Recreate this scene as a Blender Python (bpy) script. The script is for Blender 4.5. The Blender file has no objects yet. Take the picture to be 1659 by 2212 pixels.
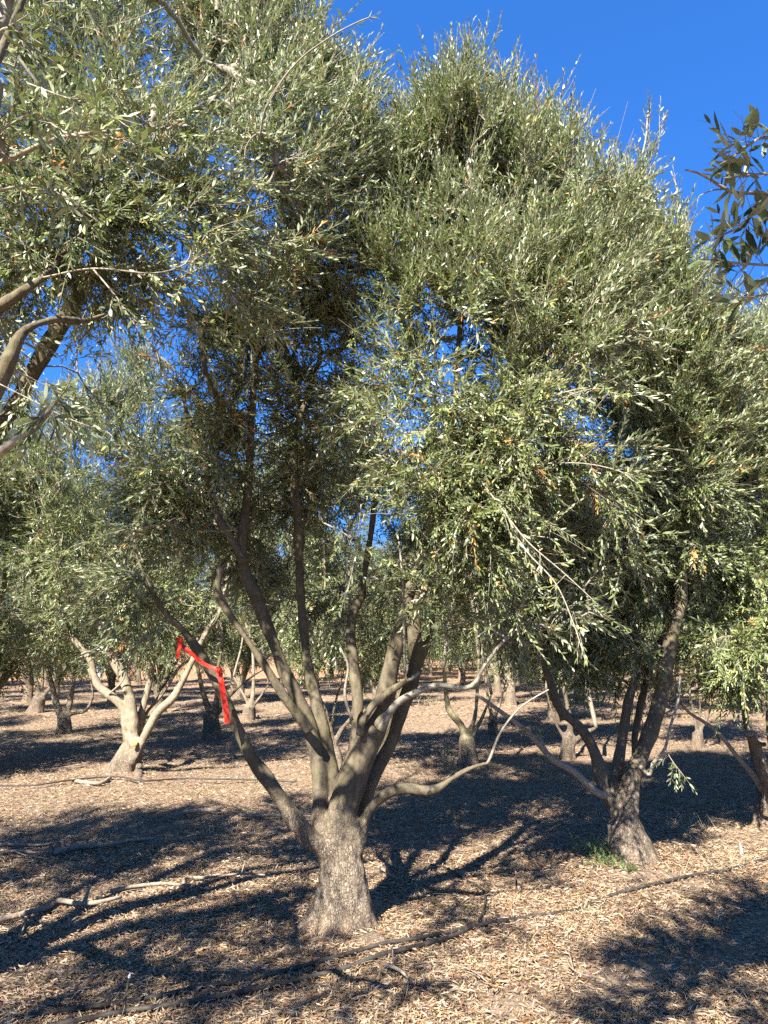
import bpy, math
import numpy as np

# ------------------------------------------------------------------ camera, sky, sun, exposure
sc = bpy.context.scene
COL = sc.collection
CAM = np.array([0.0, 0.0, 1.6]); PITCH = math.radians(10.0)
cam = bpy.data.cameras.new("camera"); camo = bpy.data.objects.new("camera", cam)
COL.objects.link(camo); camo.location = CAM; camo.rotation_euler = (math.radians(90) + PITCH, 0, 0)
cam.sensor_width = 36.0; cam.lens = 26.0; cam.clip_end = 3000; cam.clip_start = 0.02
sc.camera = camo
SUN_EL, SUN_ROT = math.radians(43), math.radians(207)
w = bpy.data.worlds.new("World"); sc.world = w; w.use_nodes = True
nt = w.node_tree; sky = nt.nodes.new("ShaderNodeTexSky"); sky.sky_type = 'NISHITA'; sky.sun_disc = False
sky.sun_elevation = SUN_EL; sky.sun_rotation = SUN_ROT; sky.ozone_density = 6; sky.dust_density = 0.2; sky.altitude = 1500
tint = nt.nodes.new("ShaderNodeMix"); tint.data_type = 'RGBA'; tint.blend_type = 'MULTIPLY'; tint.inputs[0].default_value = 1
tint.inputs[7].default_value = (0.22, 0.67, 1.42, 1)
gam = nt.nodes.new("ShaderNodeGamma"); gam.inputs[1].default_value = 0.6
nt.links.new(sky.outputs[0], gam.inputs[0]); nt.links.new(gam.outputs[0], tint.inputs[6]); nt.links.new(tint.outputs[2], nt.nodes["Background"].inputs[0])
nt.nodes["Background"].inputs[1].default_value = 0.088
sun = bpy.data.lights.new("sun", 'SUN'); sun.energy = 5.0; sun.angle = math.radians(0.5); sun.color = (1.0, 0.96, 0.90)
suno = bpy.data.objects.new("sun", sun); COL.objects.link(suno)
suno.rotation_euler = (math.radians(90) - SUN_EL, 0, math.pi - SUN_ROT)
sc.view_settings.view_transform = 'Standard'; sc.view_settings.look = 'None'
sc.view_settings.exposure = 2.05; sc.view_settings.gamma = 1.0; sc.view_settings.use_curve_mapping = False
sc.render.engine = 'CYCLES'
cy = sc.cycles
cy.max_bounces = 5; cy.diffuse_bounces = 4; cy.glossy_bounces = 1; cy.transmission_bounces = 2; cy.transparent_max_bounces = 4
cy.use_denoising = False; cy.caustics_reflective = False; cy.caustics_refractive = False
sc.render.filter_size = 1.2

# ------------------------------------------------------------------ helpers
RS = np.random.RandomState
cp, sp = math.cos(PITCH), math.sin(PITCH)
F = 1598.0

def P(px, py, Y):
    """point of the place seen at (px, py) of a 1659 x 2212 view and standing at distance Y ahead"""
    u = (px - 829.5) / F; v = -(py - 1106.0) / F
    t = Y / (cp - v * sp)
    return CAM + t * np.array([u, cp - v * sp, sp + v * cp])

def depth(px, py, Y):
    v = -(py - 1106.0) / F
    return Y / (cp - v * sp)

MOUNDS = [(-0.23, 4.5, .05, .55), (1.74, 5.7, .07, .5), (3.25, 6.8, .05, .5), (-3.1, 9.3, .06, .6), (1.2, 11.1, .05, .5), (2.4, 8.1, -.05, .9)]
def H(x, y):
    x = np.asarray(x, float); y = np.asarray(y, float)
    h = 0.018 * np.sin(1.3 * x + .7 * y) + 0.014 * np.sin(2.9 * x - 1.7 * y + 1) + 0.010 * np.sin(5.1 * x + 4.3 * y + 2) + .006 * np.sin(11 * x - 9 * y)
    for mx, my, a, r in MOUNDS:
        h = h + a * np.exp(-((x - mx) ** 2 + (y - my) ** 2) / r ** 2)
    far = np.clip((np.hypot(x, y) - 25) / 60, 0, 1)
    return h * (1 - far)

def G(px, py, lift=0.0):
    """ground point under a pixel"""
    u = (px - 829.5) / F; v = -(py - 1106.0) / F
    d = np.array([u, cp - v * sp, sp + v * cp]); z = 0.0
    for _ in range(6):
        t = (z - CAM[2]) / d[2]; p = CAM + d * t; z = float(H(p[0], p[1]))
    return np.array([p[0], p[1], z + lift])

def norm(a):
    return a / np.maximum(np.linalg.norm(a, axis=-1, keepdims=True), 1e-9)

def mesh(name, V, faces, mat, parent=None, attrs=None, smooth=True):
    """V (n,3); faces: list of (m,k) int arrays -> one linked mesh object"""
    me = bpy.data.meshes.new(name)
    V = np.ascontiguousarray(V, np.float32)
    me.vertices.add(len(V)); me.vertices.foreach_set("co", V.ravel())
    loops = np.concatenate([f.ravel() for f in faces]).astype(np.int32)
    cnt = np.concatenate([np.full(len(f), f.shape[1]) for f in faces])
    st = np.concatenate([[0], np.cumsum(cnt)[:-1]]).astype(np.int32)
    me.loops.add(len(loops)); me.loops.foreach_set("vertex_index", loops)
    me.polygons.add(len(cnt)); me.polygons.foreach_set("loop_start", st)
    me.polygons.foreach_set("use_smooth", np.full(len(cnt), smooth))
    me.update(calc_edges=True)
    for k, a in (attrs or {}).items():
        if a.ndim == 1:
            at = me.attributes.new(k, 'FLOAT', 'POINT'); at.data.foreach_set("value", a.astype(np.float32))
        else:
            at = me.attributes.new(k, 'FLOAT_COLOR', 'POINT'); at.data.foreach_set("color", a.astype(np.float32).ravel())
    me.materials.append(mat)
    o = bpy.data.objects.new(name, me); COL.objects.link(o)
    if parent is not None: o.parent = parent
    return o

def tag(o, label=None, cat=None, group=None, kind=None):
    if label: o["label"] = label
    if cat: o["category"] = cat
    if group: o["group"] = group
    if kind: o["kind"] = kind
    return o

def thing(name, loc, label, cat, group=None):
    o = bpy.data.objects.new(name, None); COL.objects.link(o); o.location = loc; o.empty_display_size = .2
    return tag(o, label, cat, group)

def resample(pts, step=None, n=None):
    """Catmull-Rom through rows of pts (any number of columns; first three are xyz)"""
    pts = np.asarray(pts, float)
    if len(pts) == 2: pts = np.array([pts[0], pts.mean(0), pts[1]])
    q = np.vstack([2 * pts[0] - pts[1], pts, 2 * pts[-1] - pts[-2]])
    out = []
    for i in range(len(pts) - 1):
        p0, p1, p2, p3 = q[i:i + 4]
        L = np.linalg.norm((p2 - p1)[:3]); m = max(2, int(L / step)) if step else n
        t = np.linspace(0, 1, m, endpoint=False)[:, None]
        out.append(.5 * (2 * p1 + (p2 - p0) * t + (2 * p0 - 5 * p1 + 4 * p2 - p3) * t ** 2 + (3 * p1 - p0 - 3 * p2 + p3) * t ** 3))
    out.append(pts[-1:])
    return np.vstack(out)

def tube1(pts, rad, seg=10, lobes=None, cap=True):
    """one swept tube with parallel-transported rings"""
    n = len(pts); T = norm(np.gradient(pts, axis=0))
    N = np.cross(T[0], [0, 1, .13]);
    if np.linalg.norm(N) < .1: N = np.cross(T[0], [1, 0, 0])
    N = norm(N); V = []
    a = np.arange(seg) / seg * 2 * np.pi
    for i in range(n):
        N = norm(N - T[i] * np.dot(N, T[i])); B = np.cross(T[i], N)
        r = np.full(seg, rad[i])
        if lobes is not None: r = r * lobes(i / (n - 1), a, i)
        V.append(pts[i] + (np.cos(a) * r)[:, None] * N + (np.sin(a) * r)[:, None] * B)
    V = np.vstack(V); i = np.arange(n - 1)[:, None] * seg; j = np.arange(seg)[None]; k = (j + 1) % seg
    Q = np.stack([i + j, i + k, i + seg + k, i + seg + j], -1).reshape(-1, 4)
    faces = [Q]
    if cap:
        V = np.vstack([V, pts[0] - T[0] * rad[0] * .3, pts[-1] + T[-1] * rad[-1] * .4]); c0 = n * seg
        jj = np.arange(seg); kk = (jj + 1) % seg
        faces.append(np.vstack([np.stack([np.full(seg, c0), kk, jj], -1), np.stack([np.full(seg, c0 + 1), (n - 1) * seg + jj, (n - 1) * seg + kk], -1)]))
    return V, faces

def tubes(C, R, seg=4):
    """N tubes at once: C (N,K,3), R (N,K)"""
    N_, K, _ = C.shape
    T = norm(np.gradient(C, axis=1)); ax = C[:, -1] - C[:, 0]
    ref = np.cross(ax, np.array([.31, .52, .8])); ref = norm(ref)[:, None]
    U = norm(ref - T * (T * ref).sum(-1, keepdims=True)); W = np.cross(T, U)
    a = np.arange(seg) / seg * 2 * np.pi
    V = C[:, :, None] + R[:, :, None, None] * (np.cos(a)[:, None] * U[:, :, None] + np.sin(a)[:, None] * W[:, :, None])
    V = V.reshape(-1, 3); b = (np.arange(N_) * K * seg)[:, None, None]; i = (np.arange(K - 1) * seg)[None, :, None]
    j = np.arange(seg)[None, None]; k = (j + 1) % seg
    Q = np.stack([b + i + j, b + i + k, b + i + seg + k, b + i + seg + j], -1).reshape(-1, 4)
    return V, Q

class Acc:
    def __init__(s): s.V = []; s.F = {}; s.n = 0
    def add(s, V, faces):
        for f in faces: s.F.setdefault(f.shape[1], []).append(f + s.n)
        s.V.append(V); s.n += len(V)
    def build(s, name, mat, parent=None, **k):
        return mesh(name, np.vstack(s.V), [np.vstack(x) for x in s.F.values()], mat, parent, **k)

def pn(p, f, seed=0):
    """cheap smooth noise, about -1..1"""
    r = RS(seed); s = 0
    for i in range(6):
        d = r.normal(size=3); d /= np.linalg.norm(d)
        s = s + np.sin((p @ d) * f * (1 + .35 * i) + r.uniform(0, 6.28)) / (1 + .35 * i)
    return s / 2.6

# ------------------------------------------------------------------ materials
def nodes(name):
    m = bpy.data.materials.new(name); m.use_nodes = True; t = m.node_tree
    return m, t, t.nodes["Principled BSDF"], t.nodes["Material Output"]
def N(t, kind, **k):
    n = t.nodes.new(kind)
    for a, b in k.items(): setattr(n, a, b)
    return n
def ramp(t, stops, interp='LINEAR'):
    r = t.nodes.new("ShaderNodeValToRGB"); e = r.color_ramp.elements; r.color_ramp.interpolation = interp
    while len(e) < len(stops): e.new(.5)
    for x, (p, c) in zip(e, stops): x.position = p; x.color = tuple(c) + (1,)
    return r
def mixc(t, fac, a, b, mode='MIX'):
    m = t.nodes.new("ShaderNodeMix"); m.data_type = 'RGBA'; m.blend_type = mode
    for s, v in ((m.inputs[0], fac), (m.inputs[6], a), (m.inputs[7], b)):
        if hasattr(v, 'is_linked'): t.links.new(v, s)
        elif isinstance(v, (int, float)): s.default_value = v
        else: s.default_value = tuple(v) + (1,)
    return m.outputs[2]
def noise(t, vec, scale, detail=4, rough=.6, out=0, dist=0):
    n = t.nodes.new("ShaderNodeTexNoise"); n.inputs["Scale"].default_value = scale; n.inputs["Detail"].default_value = detail
    n.inputs["Roughness"].default_value = rough; n.inputs["Distortion"].default_value = dist
    if vec is not None: t.links.new(vec, n.inputs["Vector"])
    return n.outputs[out]
def mapping(t, vec, scale, rot=(0, 0, 0)):
    m = t.nodes.new("ShaderNodeMapping"); m.inputs["Scale"].default_value = scale; m.inputs["Rotation"].default_value = rot
    t.links.new(vec, m.inputs["Vector"]); return m.outputs[0]
def maths(t, op, a, b=0.0, c=None, clamp=False):
    m = t.nodes.new("ShaderNodeMath"); m.operation = op; m.use_clamp = clamp
    for s, v in zip(m.inputs, (a, b, c)):
        if v is None: continue
        if hasattr(v, 'is_linked'): t.links.new(v, s)
        else: s.default_value = v
    return m.outputs[0]

def leaf_material(name, stops, back, spec=.42, rough=.36, trans=.18, tcol=(.20, .27, .06)):
    m, t, b, out = nodes(name)
    at = N(t, "ShaderNodeAttribute", attribute_name="var")
    r = ramp(t, stops); t.links.new(at.outputs["Fac"], r.inputs[0])
    geo = N(t, "ShaderNodeNewGeometry")
    dead = maths(t, 'GREATER_THAN', at.outputs["Fac"], .955)
    bf = maths(t, 'MULTIPLY', geo.outputs["Backfacing"], maths(t, 'SUBTRACT', 1.0, dead))
    c = mixc(t, bf, r.outputs[0], back)
    t.links.new(c, b.inputs["Base Color"])
    b.inputs["Roughness"].default_value = rough; b.inputs["Specular IOR Level"].default_value = spec
    tr = N(t, "ShaderNodeBsdfTranslucent"); t.links.new(mixc(t, dead, tcol, (.5, .3, .1)), tr.inputs[0])
    mx = N(t, "ShaderNodeMixShader"); mx.inputs[0].default_value = trans
    t.links.new(b.outputs[0], mx.inputs[1]); t.links.new(tr.outputs[0], mx.inputs[2]); t.links.new(mx.outputs[0], out.inputs[0])
    return m

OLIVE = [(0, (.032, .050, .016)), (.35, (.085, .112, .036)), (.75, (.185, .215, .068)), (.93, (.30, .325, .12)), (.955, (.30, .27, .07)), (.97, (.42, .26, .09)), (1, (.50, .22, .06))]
LEAF = leaf_material("olive_leaf", OLIVE, (.31, .335, .20))
LEAF_FAR = leaf_material("olive_leaf_distant", OLIVE, (.22, .245, .135), trans=.2)
YOUNG = leaf_material("fresh_leaf", [(0, (.09, .15, .03)), (1, (.2, .28, .08))], (.2, .25, .12), trans=.3)

def bark_material(name, z0=.85, z1=.45, smoothcol=((.045, .035, .022), (.145, .118, .074)), rough_amt=1.0):
    m, t, b, out = nodes(name)
    tc = N(t, "ShaderNodeTexCoord"); ob = tc.outputs["Object"]
    sx = N(t, "ShaderNodeSeparateXYZ"); t.links.new(ob, sx.inputs[0])
    # smooth grey-olive skin of the limbs, mottled with lichen
    n1 = noise(t, ob, 9, 5, .65, dist=.4); n2 = noise(t, mapping(t, ob, (1, 1, .45)), 38, 4, .6)
    s = ramp(t, [(.3, smoothcol[0]), (.62, smoothcol[1])]); t.links.new(maths(t, 'MULTIPLY_ADD', n2, .45, maths(t, 'MULTIPLY', n1, .6)), s.inputs[0])
    lich = ramp(t, [(.52, (0, 0, 0)), (.66, (1, 1, 1))]); t.links.new(noise(t, ob, 5.3, 4, .7), lich.inputs[0])
    sm = mixc(t, maths(t, 'MULTIPLY', lich.outputs[0], .55), s.outputs[0], (.095, .09, .032))
    # cracked plates low on the trunk
    wv = N(t, "ShaderNodeVectorMath", operation='ADD')
    warp = N(t, "ShaderNodeVectorMath", operation='SCALE'); warp.inputs[3].default_value = .045
    t.links.new(noise(t, ob, 22, 3, .6, out=1), warp.inputs[0]); t.links.new(ob, wv.inputs[0]); t.links.new(warp.outputs[0], wv.inputs[1])
    vm = mapping(t, wv.outputs[0], (1, 1, .42))
    vo = N(t, "ShaderNodeTexVoronoi", feature='DISTANCE_TO_EDGE'); vo.inputs["Scale"].default_value = 80; t.links.new(vm, vo.inputs["Vector"])
    vc = N(t, "ShaderNodeTexVoronoi", feature='F1'); vc.inputs["Scale"].default_value = 80; t.links.new(vm, vc.inputs["Vector"])
    crack = ramp(t, [(.0, (0, 0, 0)), (.16, (1, 1, 1))])
    fis = noise(t, mapping(t, ob, (1, 1, .16)), 34, 4, .65, dist=.3)
    t.links.new(maths(t, 'MULTIPLY', maths(t, 'ADD', vo.outputs["Distance"], maths(t, 'MULTIPLY', noise(t, ob, 17, 2), .12)), maths(t, 'MULTIPLY', maths(t, 'SUBTRACT', fis, .22, None, True), 3.2)), crack.inputs[0])
    sep = N(t, "ShaderNodeSeparateColor"); t.links.new(vc.outputs["Color"], sep.inputs[0])
    plate = ramp(t, [(0, (.10, .075, .052)), (.5, (.18, .14, .098)), (1, (.31, .255, .18))]); t.links.new(maths(t, 'MULTIPLY_ADD', sep.outputs[0], .45, maths(t, 'MULTIPLY', noise(t, ob, 14, 5, .7), .6)), plate.inputs[0])
    rc = mixc(t, crack.outputs[0], (.07, .05, .034), plate.outputs[0])
    hz = maths(t, 'ADD', sx.outputs[2], maths(t, 'MULTIPLY', maths(t, 'SUBTRACT', noise(t, ob, 4, 3, .6), .5), .5))
    f = N(t, "ShaderNodeMapRange"); f.inputs[1].default_value = z0; f.inputs[2].default_value = z1; t.links.new(hz, f.inputs[0])
    f2 = maths(t, 'MULTIPLY', f.outputs[0], rough_amt)
    col = mixc(t, f2, sm, rc)
    # soil splashed on the foot
    g = N(t, "ShaderNodeMapRange"); g.inputs[1].default_value = .20; g.inputs[2].default_value = .0; t.links.new(hz, g.inputs[0])
    col = mixc(t, maths(t, 'MULTIPLY', g.outputs[0], .5), col, (.24, .165, .105))
    t.links.new(col, b.inputs["Base Color"]); b.inputs["Roughness"].default_value = .9; b.inputs["Specular IOR Level"].default_value = .15
    hgt = maths(t, 'ADD', maths(t, 'MULTIPLY', maths(t, 'MULTIPLY', maths(t, 'ADD', crack.outputs[0], maths(t, 'MULTIPLY', sep.outputs[1], .7)), f2), .9), maths(t, 'MULTIPLY', n2, .9))
    bp = N(t, "ShaderNodeBump"); bp.inputs["Strength"].default_value = .85; bp.inputs["Distance"].default_value = .009
    t.links.new(hgt, bp.inputs["Height"]); t.links.new(bp.outputs[0], b.inputs["Normal"])
    return m
BARK = bark_material("olive_bark")
BARK_PALE = bark_material("pale_olive_bark", .55, .2, ((.12, .098, .062), (.29, .24, .165)))
BARK_MOSS = bark_material("mossy_olive_bark", .55, .2, ((.12, .10, .05), (.27, .235, .13)))

def plain(name, c0, c1, scale=30, rough=.8, bump=.3, dist=.004, spec=.3, stretch=(1, 1, 1)):
    m, t, b, out = nodes(name)
    ob = mapping(t, N(t, "ShaderNodeTexCoord").outputs["Object"], stretch)
    n = noise(t, ob, scale, 5, .65); r = ramp(t, [(.3, c0), (.7, c1)]); t.links.new(n, r.inputs[0]); t.links.new(r.outputs[0], b.inputs["Base Color"])
    b.inputs["Roughness"].default_value = rough; b.inputs["Specular IOR Level"].default_value = spec
    bp = N(t, "ShaderNodeBump"); bp.inputs["Strength"].default_value = bump; bp.inputs["Distance"].default_value = dist
    t.links.new(n, bp.inputs["Height"]); t.links.new(bp.outputs[0], b.inputs["Normal"])
    return m
TWIG = plain("twig_bark", (.16, .13, .09), (.34, .30, .22), 60)
DEADWOOD = plain("dead_branch_bark", (.13, .095, .065), (.36, .28, .20), 40, bump=.7, dist=.006)
CUTWOOD = plain("fresh_cut_wood", (.50, .32, .08), (.75, .52, .20), 30, .7)
HOSE = plain("black_hose_plastic", (.022, .019, .016), (.075, .062, .048), 18, .65, .1, spec=.25)
RIBBON = plain("red_flagging_tape", (.50, .012, .005), (.74, .035, .010), 26, .5, .8, .006, .4)
CLOTH_W = plain("pale_sack_cloth", (.5, .5, .52), (.75, .74, .72), 12, .9)
CLOTH_B = plain("blue_sack_cloth", (.05, .14, .42), (.12, .28, .6), 12, .9)
DRY = plain("dry_grass_straw", (.42, .33, .18), (.65, .55, .35), 50, .8)
WHITEP = plain("weathered_white_plastic", (.5, .52, .55), (.72, .74, .76), 20, .6)

def litter_material():
    m, t, b, out = nodes("dry_leaf_litter")
    at = N(t, "ShaderNodeAttribute", attribute_name="col"); t.links.new(at.outputs["Color"], b.inputs["Base Color"])
    b.inputs["Roughness"].default_value = .5; b.inputs["Specular IOR Level"].default_value = .35
    return m
LITTER = litter_material()

def ground_material():
    m, t, b, out = nodes("orchard_floor")
    geo = N(t, "ShaderNodeNewGeometry"); pos = geo.outputs["Position"]
    sx = N(t, "ShaderNodeSeparateXYZ"); t.links.new(pos, sx.inputs[0])
    a = noise(t, mapping(t, pos, (1, 3.2, 1), (0, 0, .5)), 26, 5, .7, dist=.8); c = noise(t, mapping(t, pos, (3.0, 1, 1), (0, 0, .2)), 30, 5, .7, dist=.8)
    fib = maths(t, 'MAXIMUM', a, c)
    lit = ramp(t, [(.42, (.08, .055, .036)), (.56, (.25, .18, .115)), (.68, (.46, .36, .24))]); t.links.new(fib, lit.inputs[0])
    soil = ramp(t, [(.3, (.19, .125, .085)), (.7, (.34, .235, .165))]); t.links.new(noise(t, pos, 7, 6, .65), soil.inputs[0])
    patch = ramp(t, [(.40, (0, 0, 0)), (.60, (1, 1, 1))]); t.links.new(noise(t, pos, .9, 4, .6), patch.inputs[0])
    near = mixc(t, maths(t, 'MULTIPLY_ADD', patch.outputs[0], .5, .5, clamp=True), soil.outputs[0], lit.outputs[0])
    dirt = ramp(t, [(.3, (.27, .145, .072)), (.7, (.38, .225, .12))]); t.links.new(noise(t, mapping(t, pos, (.3, 1, 1)), 1.2, 5, .6), dirt.inputs[0])
    bound = maths(t, 'ADD', sx.outputs[1], maths(t, 'MULTIPLY', sx.outputs[0], -.35))
    far = N(t, "ShaderNodeMapRange"); far.inputs[1].default_value = 31; far.inputs[2].default_value = 36
    t.links.new(maths(t, 'ADD', bound, maths(t, 'MULTIPLY', noise(t, pos, .5, 4), 4)), far.inputs[0])
    t.links.new(mixc(t, far.outputs[0], near, dirt.outputs[0]), b.inputs["Base Color"])
    b.inputs["Roughness"].default_value = .9; b.inputs["Specular IOR Level"].default_value = .15
    bp = N(t, "ShaderNodeBump"); bp.inputs["Strength"].default_value = .9; bp.inputs["Distance"].default_value = .02
    t.links.new(fib, bp.inputs["Height"]); t.links.new(bp.outputs[0], b.inputs["Normal"])
    return m
GROUND = ground_material()

# ------------------------------------------------------------------ ground sheet
def axis(lo, hi, step, far):
    a = np.arange(lo, hi, step); g = [hi + step * 1.25 ** k for k in range(1, 60)]
    g = np.array([x for x in np.cumsum([step * 1.25 ** k for k in range(1, 60)]) if x < far])
    return np.concatenate([(lo - g)[::-1], a, a[-1] + g])
gx = axis(-9, 9, .07, 900); gy = axis(.5, 16, .07, 900)
X, Y = np.meshgrid(gx, gy); Vg = np.stack([X.ravel(), Y.ravel(), H(X.ravel(), Y.ravel())], -1)
nx, ny = len(gx), len(gy); i = np.arange(ny - 1)[:, None] * nx + np.arange(nx - 1)[None]
g = mesh("ground", Vg, [np.stack([i, i + 1, i + nx + 1, i + nx], -1).reshape(-1, 4)], GROUND); tag(g, kind="structure")

# ------------------------------------------------------------------ leaf litter
def leaf_quads(C, D, NRM, L, Wd, curl, full=True):
    """C base point, D direction, NRM upper-side normal, L length, Wd width -> verts, faces"""
    n = len(C); S = norm(np.cross(D, NRM)); L = L[:, None]; Wd = Wd[:, None] * .5; cu = curl[:, None]
    if full:
        m1 = C + D * L * .32 + NRM * cu * L * .5; m2 = C + D * L * .68 + NRM * cu * L * .6
        V = np.stack([C, m1 - S * Wd, m1 + S * Wd, m2 - S * Wd * .9, m2 + S * Wd * .9, C + D * L], 1).reshape(-1, 3)
        b = np.arange(n)[:, None] * 6
        return V, [b + np.array([[0, 2, 1]]), b + np.array([[3, 4, 5]]), b + np.array([[1, 2, 4, 3]])], 6
    m = C + D * L * .5 + NRM * cu * L * .5
    V = np.stack([C, m + S * Wd, C + D * L, m - S * Wd], 1).reshape(-1, 3)
    return V, [np.arange(n)[:, None] * 4 + np.array([[0, 1, 2, 3]])], 4

PAL = np.array([[.50, .36, .21], [.50, .40, .30], [.38, .25, .155], [.26, .16, .10], [.46, .22, .10], [.36, .29, .23], [.14, .088, .056], [.64, .52, .38]])
PW = np.array([.22, .17, .17, .13, .05, .13, .06, .07])
def litter(name, n, ylo, yhi, seed, full, scale, label):
    r = RS(seed); y = ylo + (yhi - ylo) * r.rand(n) ** (1.25 if yhi > 7 else 1.0)
    x = (r.rand(n) * 2 - 1) * (y * .56 + 1.4)
    p = np.stack([x, y, 0 * x], -1)
    keep = pn(p, 2.2, 4) + .5 * pn(p, 7, 5) + r.normal(size=n) * .5 > -.62
    # the bare trodden strip low on the right
    a, b_ = np.array([.55, 3.6]), np.array([2.6, 4.75]); ab = b_ - a; q = p[:, :2] - a
    tt = np.clip((q @ ab) / (ab @ ab), 0, 1); d = np.linalg.norm(q - tt[:, None] * ab, axis=1) + .12 * pn(p, 6, 9)
    keep &= r.rand(n) > .93 * np.exp(-(d / .24) ** 2)
    for mx, my, rad in ((1.78, 5.42, .3), (2.1, 5.3, .22)):
        keep &= r.rand(n) > .9 * np.exp(-((x - mx) ** 2 + (y - my) ** 2) / rad ** 2)
    x, y = x[keep], y[keep]; n = len(x)
    a = r.rand(n) * 6.283; el = r.normal(size=n) * .20; el[r.rand(n) < .07] += .6
    D = np.stack([np.cos(a) * np.cos(el), np.sin(a) * np.cos(el), np.sin(el)], -1)
    up = norm(np.stack([r.normal(size=n) * .6, r.normal(size=n) * .6, np.ones(n)], -1)); up = norm(up - D * (up * D).sum(-1, keepdims=True))
    L = r.uniform(.022, .052, n) * scale; Wd = L * r.uniform(.08, .17, n)
    C = np.stack([x, y, H(x, y) + .004 + r.rand(n) ** 2 * .022], -1) - D * L[:, None] * .5
    V, Fc, k = leaf_quads(C, D, up, L, Wd, r.normal(size=n) * .12, full)
    ci = r.choice(len(PAL), n, p=PW); c = .70 * PAL[ci] * np.array([1.0, .96, .86]) * r.uniform(.6, 1.3, (n, 1)); c = np.clip(np.hstack([c, np.ones((n, 1))]), 0, 1)
    tag(mesh(name, V, Fc, LITTER, attrs={"col": np.repeat(c, k, 0)}, smooth=False), label, None, kind="stuff")
litter("leaf_litter", 520000, 2.9, 6.2, 1, True, 1.0, "dry straw coloured olive leaves covering the ground")
litter("leaf_litter", 230000, 6.0, 17.0, 2, False, 1.35, "thinner dry leaf cover between the rows further back")
litter("leaf_litter", 70000, 16.5, 34.0, 3, False, 2.6, "faint pale leaf cover under the far rows")
# loose twigs among the litter
r = RS(8); n = 900; y = 3 + 9 * r.rand(n) ** 1.3; x = (r.rand(n) * 2 - 1) * (y * .58 + 1)
a = r.rand(n) * 6.28; L = r.uniform(.06, .3, n); t = np.linspace(0, 1, 6)[None, :, None]
D = np.stack([np.cos(a), np.sin(a), 0 * a], -1)[:, None]; Sd = np.stack([-np.sin(a), np.cos(a), 0 * a], -1)[:, None]
C = np.stack([x, y, 0 * x], -1)[:, None] + D * t * L[:, None, None] + Sd * (np.sin(t * 3.1) * r.normal(size=(n, 1, 1)) * .12 * L[:, None, None])
C[:, :, 2] = H(C[:, :, 0], C[:, :, 1]) + .016 + np.abs(r.normal(size=(n, 1))) * np.sin(t[:, :, 0] * 3.1) * .02
V, Q = tubes(C, r.uniform(.0012, .0035, (n, 1)) * np.linspace(1, .5, 6)[None], 4)
tag(mesh("twig_litter", V, [Q], DEADWOOD), "thin dry twigs scattered through the leaf litter", None, kind="stuff")

# ------------------------------------------------------------------ trees
def remeshed(acc, name, mat, parent, voxel, bump=.006, base=(0, 0)):
    o = acc.build(name, mat)
    md = o.modifiers.new("r", 'REMESH'); md.mode = 'VOXEL'; md.voxel_size = voxel; md.use_smooth_shade = True
    ms = o.modifiers.new("s", 'SMOOTH'); ms.factor = .5; ms.iterations = 8
    dg = bpy.context.evaluated_depsgraph_get(); me = bpy.data.meshes.new_from_object(o.evaluated_get(dg))
    o.modifiers.clear(); old = o.data; o.data = me; bpy.data.meshes.remove(old); me.name = name
    n = len(me.vertices); v = np.empty(n * 3, np.float32); me.vertices.foreach_get("co", v); v = v.reshape(-1, 3).astype(float)
    nr = np.empty(n * 3, np.float32); me.vertices.foreach_get("normal", nr); nr = nr.reshape(-1, 3)
    low = np.clip((1.0 - v[:, 2]) / .6, 0, 1)
    sv = v * np.array([1, 1, .5])
    d = bump * (.9 * pn(v, 9, 1) + .6 * pn(v, 23, 2)) + low * bump * (.8 * pn(sv, 45, 3) + .6 * pn(sv, 90, 4) + .35 * pn(sv, 150, 5))
    v += nr * d[:, None]
    me.vertices.foreach_set("co", v.astype(np.float32).ravel()); me.update()
    if len(me.materials) == 0: me.materials.append(mat)
    me.polygons.foreach_set("use_smooth", np.ones(len(me.polygons), bool))
    o.parent = parent
    return o

def limb(px_list, step=.03):
    """rows (px, py, Y, width_px) -> world polyline with radius"""
    rows = []
    for px, py, Yd, wpx in px_list:
        p = P(px, py, Yd); rows.append([*p, .5 * wpx / F * depth(px, py, Yd)])
    return resample(rows, step)

def ser(pts, Y0, Y1, w0, w1):
    n = len(pts); return [(a, b, Y0 + (Y1 - Y0) * i / (n - 1), w0 + (w1 - w0) * i / (n - 1)) for i, (a, b) in enumerate(pts)]

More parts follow.
